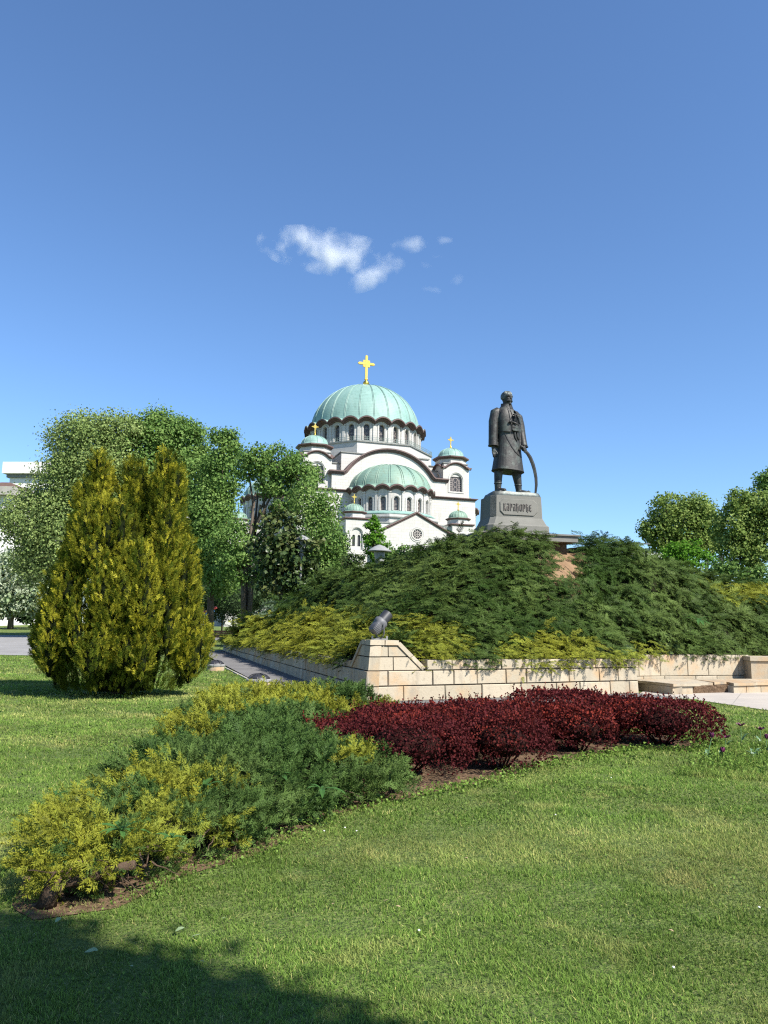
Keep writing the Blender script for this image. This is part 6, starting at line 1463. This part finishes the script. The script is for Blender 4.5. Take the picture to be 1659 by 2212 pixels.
for i, (x, y, rx, ry, Y, lab) in enumerate(((452, 1290, 40, 38, 72, 'dark shrub in deep shade right beside the golden conifer'), (505, 1285, 44, 40, 70, 'dark feathery evergreen shrub above the grey green juniper'), (560, 1280, 42, 34, 66, 'dark shrub below the forked trunks'), (405, 1270, 50, 50, 74, 'dark shrub hidden behind the right flank of the golden conifer'), (660, 1260, 50, 30, 54, 'dark shrub under the drooping tree'), (480, 1250, 70, 60, 84, 'tall dark shrub mass far behind the forked trunks'), (585, 1240, 70, 60, 86, 'tall dark shrub mass far behind the magnolia'), (690, 1230, 60, 55, 88, 'tall dark shrub mass far behind the drooping tree'))):
    tree('evergreen_shrub', lab, 'shrub', (x, 1335), Y, [(x, y, rx, ry), (x+12, y+22, rx*.9, ry*.7)], .20, M['leaf_hedge'], 3600, 'dark shrubs under the trees', .2, .08, tpl=T_LEAFN)
tree('blossom_tree', 'white flowering tree on a bare trunk at the left edge', 'tree', (22, 1362), 84, [(38, 1235, 55, 42), (0, 1250, 45, 45), (75, 1275, 42, 40), (30, 1290, 55, 36), (-10, 1300, 40, 36), (85, 1310, 28, 24)], .30, M['blossom'], 2600, None, 0., .30)
for i, (x, y, rx, ry, lab) in enumerate(((70, 1330, 34, 20, 'dark reddish shrub on the far lawn under the flowering tree'), (110, 1335, 26, 22, 'dark shrub on the far lawn behind the conifer left flank'))):
    tree('shrub', lab, 'shrub', (x, 1356), 92, [(x, y, rx, ry)], .3, M['leaf_hedge'], 2200, None, 0., .1)
GR = 'trees on the right beyond the mound'
tree('broadleaf_tree', 'rounded light green tree with sky showing through, on the right skyline', 'tree', (1468, 1270), 52, [(1445, 1098, 42, 32), (1500, 1095, 48, 30), (1420, 1140, 36, 28), (1470, 1130, 55, 36), (1530, 1130, 38, 40), (1400, 1150, 22, 16), (1450, 1175, 50, 26), (1515, 1175, 45, 30)], .145, M['leaf_yellow'], 7200, GR, .1, .22, limbs=7, shell=.45)
tree('broadleaf_tree', 'wide yellow green tree at the right edge', 'tree', (1625, 1290), 45, [(1595, 1085, 34, 30), (1640, 1100, 50, 40), (1590, 1140, 46, 42), (1650, 1165, 55, 50), (1600, 1195, 50, 42), (1690, 1120, 50, 60)], .14, M['leaf_yellow'], 7600, GR, .1, .22, limbs=6)
tree('broadleaf_tree', 'tallest green tree whose top leaves the frame at the right edge', 'tree', (1690, 1290), 56, [(1668, 1045, 36, 34), (1700, 1080, 50, 50), (1690, 1030, 30, 30)], .17, M['leaf_green'], 7000, GR, .1, .25)
tree('bright_shrub', 'bright green bushy shrub behind the crest of the right juniper', 'shrub', (1480, 1265), 40, [(1478, 1188, 36, 24), (1450, 1200, 24, 20), (1500, 1205, 34, 24), (1480, 1225, 50, 24)], .12, M['leaf_bright'], 6500, None, 0., .08)
for i, (x, y, rx, ry, lab) in enumerate(((1560, 1232, 36, 20, 'dark green shrub on the right crest under the yellow green tree'), (1630, 1245, 44, 22, 'dark green shrub at the right edge above the golden strip'), (1400, 1215, 26, 14, 'dark green shrub on the crest below the distant rooftop'))):
    tree('shrub', lab, 'shrub', (x, 1280), 37, [(x, y, rx, ry), (x+10, y+8, rx, ry)], .13, M['leaf_green'], 5200, None, 0., .06)
# the tree behind the photographer whose shade falls on the lawn at the lower left
def shade_tree():
    Zc = 7.0; B0 = np.array((3.4, -2.6, 0)); o = empty('shade_tree', tuple(B0)); tag(o, 'leafy tree behind the viewpoint that shades the lower left lawn', 'tree'); n = 52000; parts = []; b = MB()
    b.tube([(0, 0, -.1), (.03, .02, 2.6), (-.1, .05, 5), (-.2, 0, 7)], [.18, .15, .11, .04], 10)
    for sx, sy, r_, dz in ((-2.55, 2.75, 1.3, 0), (-1.45, 2.35, 1.2, .4), (-.6, 1.85, 1.15, .1), (-3.6, 3.1, 1.3, -.3), (-1.9, 1.5, 1.5, .8), (-3.2, 1.9, 1.4, .2), (-.9, .8, 1.4, .3)):
        z = Zc+dz; c = np.array((sx+.22+z*.766, sy+.5-z*.643, z))-B0; R = np.array((r_, r_, r_*.75)); m_ = n//7; d = rdir(m_); P = c+d*R*(.15+.85*RNG.random((m_, 1))**.5)+RNG.normal(0, .09, (m_, 3)); parts.append(scatter(T_LEAF, P, rdir(m_, -.3), RNG.normal(0, 1, (m_, 3))+np.array([0, 0, 1]), RNG.uniform(.09, .16, m_)))
        b.tube([(-.1, .05, 4.6), tuple((np.array((-.1, .05, 4.6))+c)/2+np.array((0, 0, .2))), tuple(c)], [.07, .05, .02], 6)
    V, F, C = merge(parts); mesh_np('crown', V, F, M['leaf_green'], o, C); b.build('trunk', M['bark'], o, True)
shade_tree()

# ================================================================== DISTANT BUILDINGS
def win_rect(mb, frame, x0, x1, z0, z1, y):
    mb.quad((x0, y, z0), (x1, y, z0), (x1, y, z1), (x0, y, z1))
Yb = 125.; a = at(24, 1000, Yb); c = at(110, 1000, Yb); zt = a.z; o = empty('office_building', (a.x, Yb, 0), rad(-4)); tag(o, 'tall white flat roofed building rising behind the grey green tree at left', 'building'); Wd = c.x-a.x
b = MB(); b.box(0, Wd, 0, 12, 0, zt-2.2); b.build('wall', M['plaster'], o); b = MB(); b.box(-.9, Wd+.8, -.9, 13, zt-1.9, zt); b.build('roof', M['plaster'], o); b = MB(); b.box(-.4, Wd+.2, -.35, 12, zt-2.5, zt-1.9); b.build('roof_gap', M['darkroof'], o)
for k in range(2):
    for j in range(3):
        z = zt-6.3-4.2*k; f = MB(); x0 = 1.6+j*2.9; f.box(x0, x0+2.3, -.08, .1, z, z+2.2); fo = f.build('window', M['plaster'], o); g = MB()
        for q in range(3): g.box(x0+.1+q*.73, x0+.1+q*.73+.64, -.12, -.07, z+.12, z+2.08)
        g.build('pane', M['glass_blue'], fo)
b = MB(); b.tube([(6, 3, zt), (6, 3, zt+7)], .06, 5); b.build('aerial', M['metal_grey'], o); b = MB(); b.box(-.7, .1, 3, 3.6, zt-9, zt-5.8); b.build('chimney', M['metal_grey'], o)
Yb = 100.; a = at(-70, 1045, Yb); c = at(38, 1045, Yb); zt = a.z-.3; o = empty('white_house', (a.x, Yb, 0)); tag(o, 'white building with a low brown hipped roof cut by the left edge', 'building'); Wd = c.x-a.x
b = MB(); b.box(0, Wd-.8, 0, 11, 0, zt-.6); b.build('wall', M['plaster'], o); b = MB(); b.box(-.6, Wd, -.9, 11.8, zt-1.2, zt-.1); b.build('eaves', M['concrete'], o)
b = MB(); b.hexa([(-.6, -.9, zt-.1), (Wd, -.9, zt-.1), (Wd, 11.8, zt-.1), (-.6, 11.8, zt-.1)], [(2.5, 4, zt+1.3), (Wd-3, 4, zt+1.3), (Wd-3, 7, zt+1.3), (2.5, 7, zt+1.3)]); b.build('roof', M['roofbrown'], o)
for k in range(4):
    x0 = Wd-3.2-2.1*k; f = MB(); f.box(x0, x0+1.5, -.08, .1, zt-5.2, zt-2.4); fo = f.build('window', M['metal_grey'], o); g = MB(); g.box(x0+.1, x0+1.4, -.12, -.07, zt-5.1, zt-2.5); g.build('pane', M['glass_blue'], fo)
Yb = 140.; a = at(1362, 1190, Yb); c = at(1440, 1190, Yb); o = empty('rooftop_building', (a.x, Yb, 0)); tag(o, 'distant flat roofed building with dark panels and a thin roof frame over the crest', 'building'); Wd = c.x-a.x; zt = at(1380, 1182, Yb).z
b = MB(); b.box(0, Wd, 0, 10, 0, zt-1.0); b.build('wall', M['plaster'], o)
for k in range(5): b = MB(); b.box(.2+k*1.3, .2+k*1.3+1.15, .3, .5, zt-1.0, zt-.1); b.build('roof_panel', M['glass_blue'], o)
b = MB(); zf = at(1362, 1174, Yb).z
for x in (0, Wd*.62): b.box(x, x+.14, .1, .24, zt-1, zf)
b.box(-.1, Wd, .05, .35, zf-.12, zf+.12); b.build('roof_frame', M['metal_grey'], o)
Yb = 66.; a = at(1480, 1152, Yb); o = empty('pavilion', (a.x, Yb, 0)); tag(o, 'teal roofed pavilion half hidden inside the light green tree', 'pavilion'); zt = a.z
b = MB(); b.hexa([(-1.2, -1.2, zt-.2), (4.2, -1.2, zt-.2), (4.2, 4.2, zt-.2), (-1.2, 4.2, zt-.2)], [(1.3, 1.3, zt+1.3), (1.7, 1.3, zt+1.3), (1.7, 1.7, zt+1.3), (1.3, 1.7, zt+1.3)]); b.build('roof', M['teal'], o)
for x, y in ((0, 0), (3, 0), (0, 3), (3, 3)): b = MB(); b.box(x-.12, x+.12, y-.12, y+.12, 0, zt-.2); b.build('post', M['metal_black'], o)

# ================================================================== CLOUDS
zc = lambda x, y: ((1050+x*.5425)*.5486, (880+y*.5425)*.5486)
for i, (x, y, rx, ry, rot, dens, lab) in enumerate(((430, 205, 440, 165, 8, .030, 'largest long white cloud high above the church dome'), (790, 375, 215, 85, -28, .024, 'ragged white cloud trailing below the right end of the largest cloud'), (1045, 150, 125, 72, -4, .026, 'small oval white cloud right of the largest cloud'), (1290, 122, 62, 44, 0, .028, 'tiny bright puff of cloud, highest on the right'), (1190, 480, 72, 36, 5, .018, 'tiny faint cloud low on the right'), (1392, 415, 80, 52, -25, .012, 'faint wispy cloud farthest right'), (1228, 240, 56, 26, 0, .010, 'faint wisp under the tiny bright puff'), (1160, 300, 52, 30, 20, .010, 'faint wisp between the oval cloud and the low one'))):
    p = zc(x, y); Yc = 2200.; c = at(*p, Yc); s = Yc/(FPX/K)*.5425*.5486
    b = MB(); b.ball((0, 0, 0), 1., 12); o = b.build('cloud', cloud_mat('cloud_vapour', dens, i*2.3+1), None, True); o.location = c; o.scale = (rx*s*1.28, rx*s*.55, ry*s*1.02); o.rotation_euler = (0, rad(rot), 0); tag(o, lab, 'cloud', 'small clouds over the church')

# ================================================================== GRASS, WEEDS, LEAVES
def blades(name, n_by_band, kind='stuff'):
    parts = []
    tv = np.array([(-.5, 0, 0), (.5, 0, 0), (-.34, .5, .10), (.34, .5, .10), (0, 1, .38)], float); tf = [np.array([(0, 1, 3, 2)]), np.array([(2, 3, 4)])]; tt = np.array([0, 0, .6, .6, 1.])
    for y0, y1, dens, hgt, wid in n_by_band:
        xw = .60*y1+2.8; n = int(dens*(y1-y0)*2*xw); P = np.stack([RNG.uniform(-xw, xw, n), RNG.uniform(y0, y1, n)], 1)
        ok = (np.abs(P[:, 0]) < .60*P[:, 1]+2.7); P = P[ok]
        inb = inpoly(P, BED); ed = polydist(P, BED)
        keep = ~inb | (ed < .26*RNG.random(len(P))*fbm(P[:, 0], P[:, 1], 2.2, 1)*1.6) ; keep &= ~inpoly(P, PATH) & ~inpoly(P, PLAZA) & ~inpoly(P, ROAD)
        keep &= ~(inpoly(P, [tuple(WC), tuple(P7), (30, 24), (30, 50), tuple(WC+WBd*LB)])); P = P[keep]
        pn = fbm(P[:, 0], P[:, 1], .9, 1); dry = np.clip((fbm(P[:, 0], P[:, 1], .62, 3)-.50)*4.0, 0, 1); clump = noise2(P[:, 0], P[:, 1], 5., 2)
        P = P[(RNG.random(len(P)) < .5+.7*clump)]; pn = fbm(P[:, 0], P[:, 1], .9, 1); dry = np.clip((fbm(P[:, 0], P[:, 1], .62, 3)-.55)*4.5, 0, .8)*RNG.random(len(P))+np.clip((fbm(P[:, 0]+9, P[:, 1], 1.9, 0)-.64)*4.0, 0, .7); clump = noise2(P[:, 0], P[:, 1], 5., 2)
        wild = inpoly(P, TULIP_BED); n = len(P)
        hh = hgt*RNG.uniform(.55, 1.2, n)*(.65+.7*clump)*np.where(wild, 2.6, 1.)
        lean = RNG.normal(0, .55, (n, 3)); lean[:, 2] = 1.; d = unit(lean+np.array([-.12, .05, 0]))
        V3 = np.column_stack([P, np.zeros(n)-.004]); V3[:, 2] += gz(P[:, 0], P[:, 1])
        r = unit(np.cross(d, RNG.normal(0, 1, (n, 3)))); u = np.cross(r, d); w = wid*RNG.uniform(.7, 1.4, n)
        V = V3[:, None, :]+tv[None, :, 0:1]*w[:, None, None]*r[:, None, :]+hh[:, None, None]*(tv[None, :, 1:2]*d[:, None, :]+tv[None, :, 2:3]*u[:, None, :])
        offs = (np.arange(n)*5)[:, None, None]; F = [(f[None]+offs).reshape(-1, f.shape[1]) for f in tf]
        C = np.stack([np.broadcast_to(tt, (n, 5)), np.broadcast_to(np.clip(RNG.random(n)*.45+1.5*(pn-.34)+.35*(clump-.4), 0, 1)[:, None], (n, 5)), np.broadcast_to(np.clip(dry*.9+np.where(RNG.random(n) < .06, .9, 0), 0, 1)[:, None], (n, 5))], 2)
        parts.append((V.reshape(-1, 3), F, C.reshape(-1, 3)))
    V, F, C = merge(parts); o = mesh_np(name, V, F, M['grass'], col=C); tag(o, 'short mown green lawn grass', 'grass', kind=kind)
blades('grass', [(2.6, 4.5, 11500, .032, .0040), (4.5, 6.5, 8000, .033, .0050), (6.5, 9.5, 4000, .036, .0072), (9.5, 14, 1500, .045, .011), (14, 24, 520, .05, .018), (24, 38, 130, .06, .03)])
# leafy ground weeds between the tulips and the soil edge
n = 9000; P = np.stack([RNG.uniform(3.2, 7.4, n), RNG.uniform(8.6, 12.2, n)], 1); P = P[inpoly(P, TULIP_BED)]; n = len(P)
V, F, C = scatter(T_LEAFN, np.column_stack([P, RNG.uniform(.02, .13, n)]), rdir(n, .6), RNG.normal(0, 1, (n, 3)), RNG.uniform(.02, .05, n))
n2 = 1500; q = []
for i in range(1, 14):
    a, c = np.array(BED[i]), np.array(BED[i+1]); k = int(np.linalg.norm(c-a)*260); t = RNG.random((k, 1)); q.append(a+(c-a)*t+RNG.normal(0, .10, (k, 2)))
q = np.concatenate(q); n2 = len(q); V2, F2, C2 = scatter(T_LEAF, np.column_stack([q, RNG.uniform(.01, .05, n2)]), rdir(n2, .2), RNG.normal(0, 1, (n2, 3))+np.array([0, 0, 1.5]), RNG.uniform(.015, .04, n2)*np.clip(q[:, 1]/8, .6, 1.4))
P3 = np.column_stack([RNG.uniform(-9, 9, 60000), RNG.uniform(3.2, 15, 60000)]); P3 = P3[(np.abs(P3[:, 0]) < .58*P3[:, 1]+2.5) & ~inpoly(P3, BED) & ~inpoly(P3, PATH) & ~inpoly(P3, PLAZA) & (fbm(P3[:, 0]+4, P3[:, 1]+2, 1.1, 0) > .60+.05*RNG.random(len(P3)))]; n3 = len(P3)
V3, F3, C3 = scatter(T_LEAF, np.column_stack([P3, RNG.uniform(.012, .035, n3)]), rdir(n3, .2), RNG.normal(0, .6, (n3, 3))+np.array([0, 0, 1.5]), RNG.uniform(.010, .024, n3)*np.clip(P3[:, 1]/6, .8, 1.8))
V, F, C = merge([(V, F, C), (V2, F2, C2), (V3, F3, C3*np.array([1, .6, 0]))]); tag(mesh_np('weeds', V, F, M['grass'], col=C), 'small green weeds around the tulips, along the soil edge and in the lawn', 'weeds', kind='stuff')
# loose leaves on the lawn
pl_leaf = [(100+i*0, 0) for i in range(0)]
r = random.Random(12)
def fallen(x, y, size, material, lab, grp):
    p = gp(x, y, .035); b = MB(); rows = []; a = r.uniform(0, 2*PI)
    for t, w in ((0, .03), (.2, .3), (.45, .5), (.75, .34), (1., .02)):
        z = .12*math.sin(t*PI)*r.uniform(.3, 1); rows.append([((t-.5), -w*.6, z+.12*w), ((t-.5), 0, z), ((t-.5), w*.6, z+.10*w)])
    b.loft(rows, False, False); o = b.build('fallen_leaf', material, None, True); o.location = p; o.scale = (size*.45,)*3; o.rotation_euler = (r.uniform(-.3, .3), r.uniform(-.3, .3), a); tag(o, lab, 'leaf', grp)
z1b = lambda x, y: (x*.6028*.5486, (3200+y*.6028)*.5486)
fallen(*z1b(595, 905), .16, M['leaf_pale'], 'large pale grey leaf lying in the shade at lower left', 'loose leaves on the lawn')
for x, y, s in ((380, 700, .10), (1175, 762, .11), (1285, 805, .12), (1470, 690, .08), (850, 1005, .09), (1310, 975, .09)):
    fallen(*z1b(x, y), s, M['leaf_pale'], 'pale green loose leaf on the lawn near the bed tip and the shade', 'pale loose leaves')
for x, y in ((1007, 1853), (720, 1952), (835, 1945), (860, 1958), (1270, 1690), (1125, 1980), (1790, 1900), (1450, 2010)):
    fallen(x, y, .065, M['leaf_dead'], 'small dry brown leaf lying on the sunlit lawn', 'dry leaves on the lawn')
for x, y in ((1455, 2090), (1640, 1960), (700, 1795), (745, 1788), (770, 1795), (1320, 1680), (905, 2010), (1200, 1760)):
    p = gp(x, y, .04); b = MB(); b.lathe([(.001, .0), (.007, .0), (.006, .005), (.001, .006)], n=8); o = b.build('daisy', M['daisy']); o.location = p; tag(o, 'tiny white daisy in the lawn', 'flower', 'white daisies in the lawn')
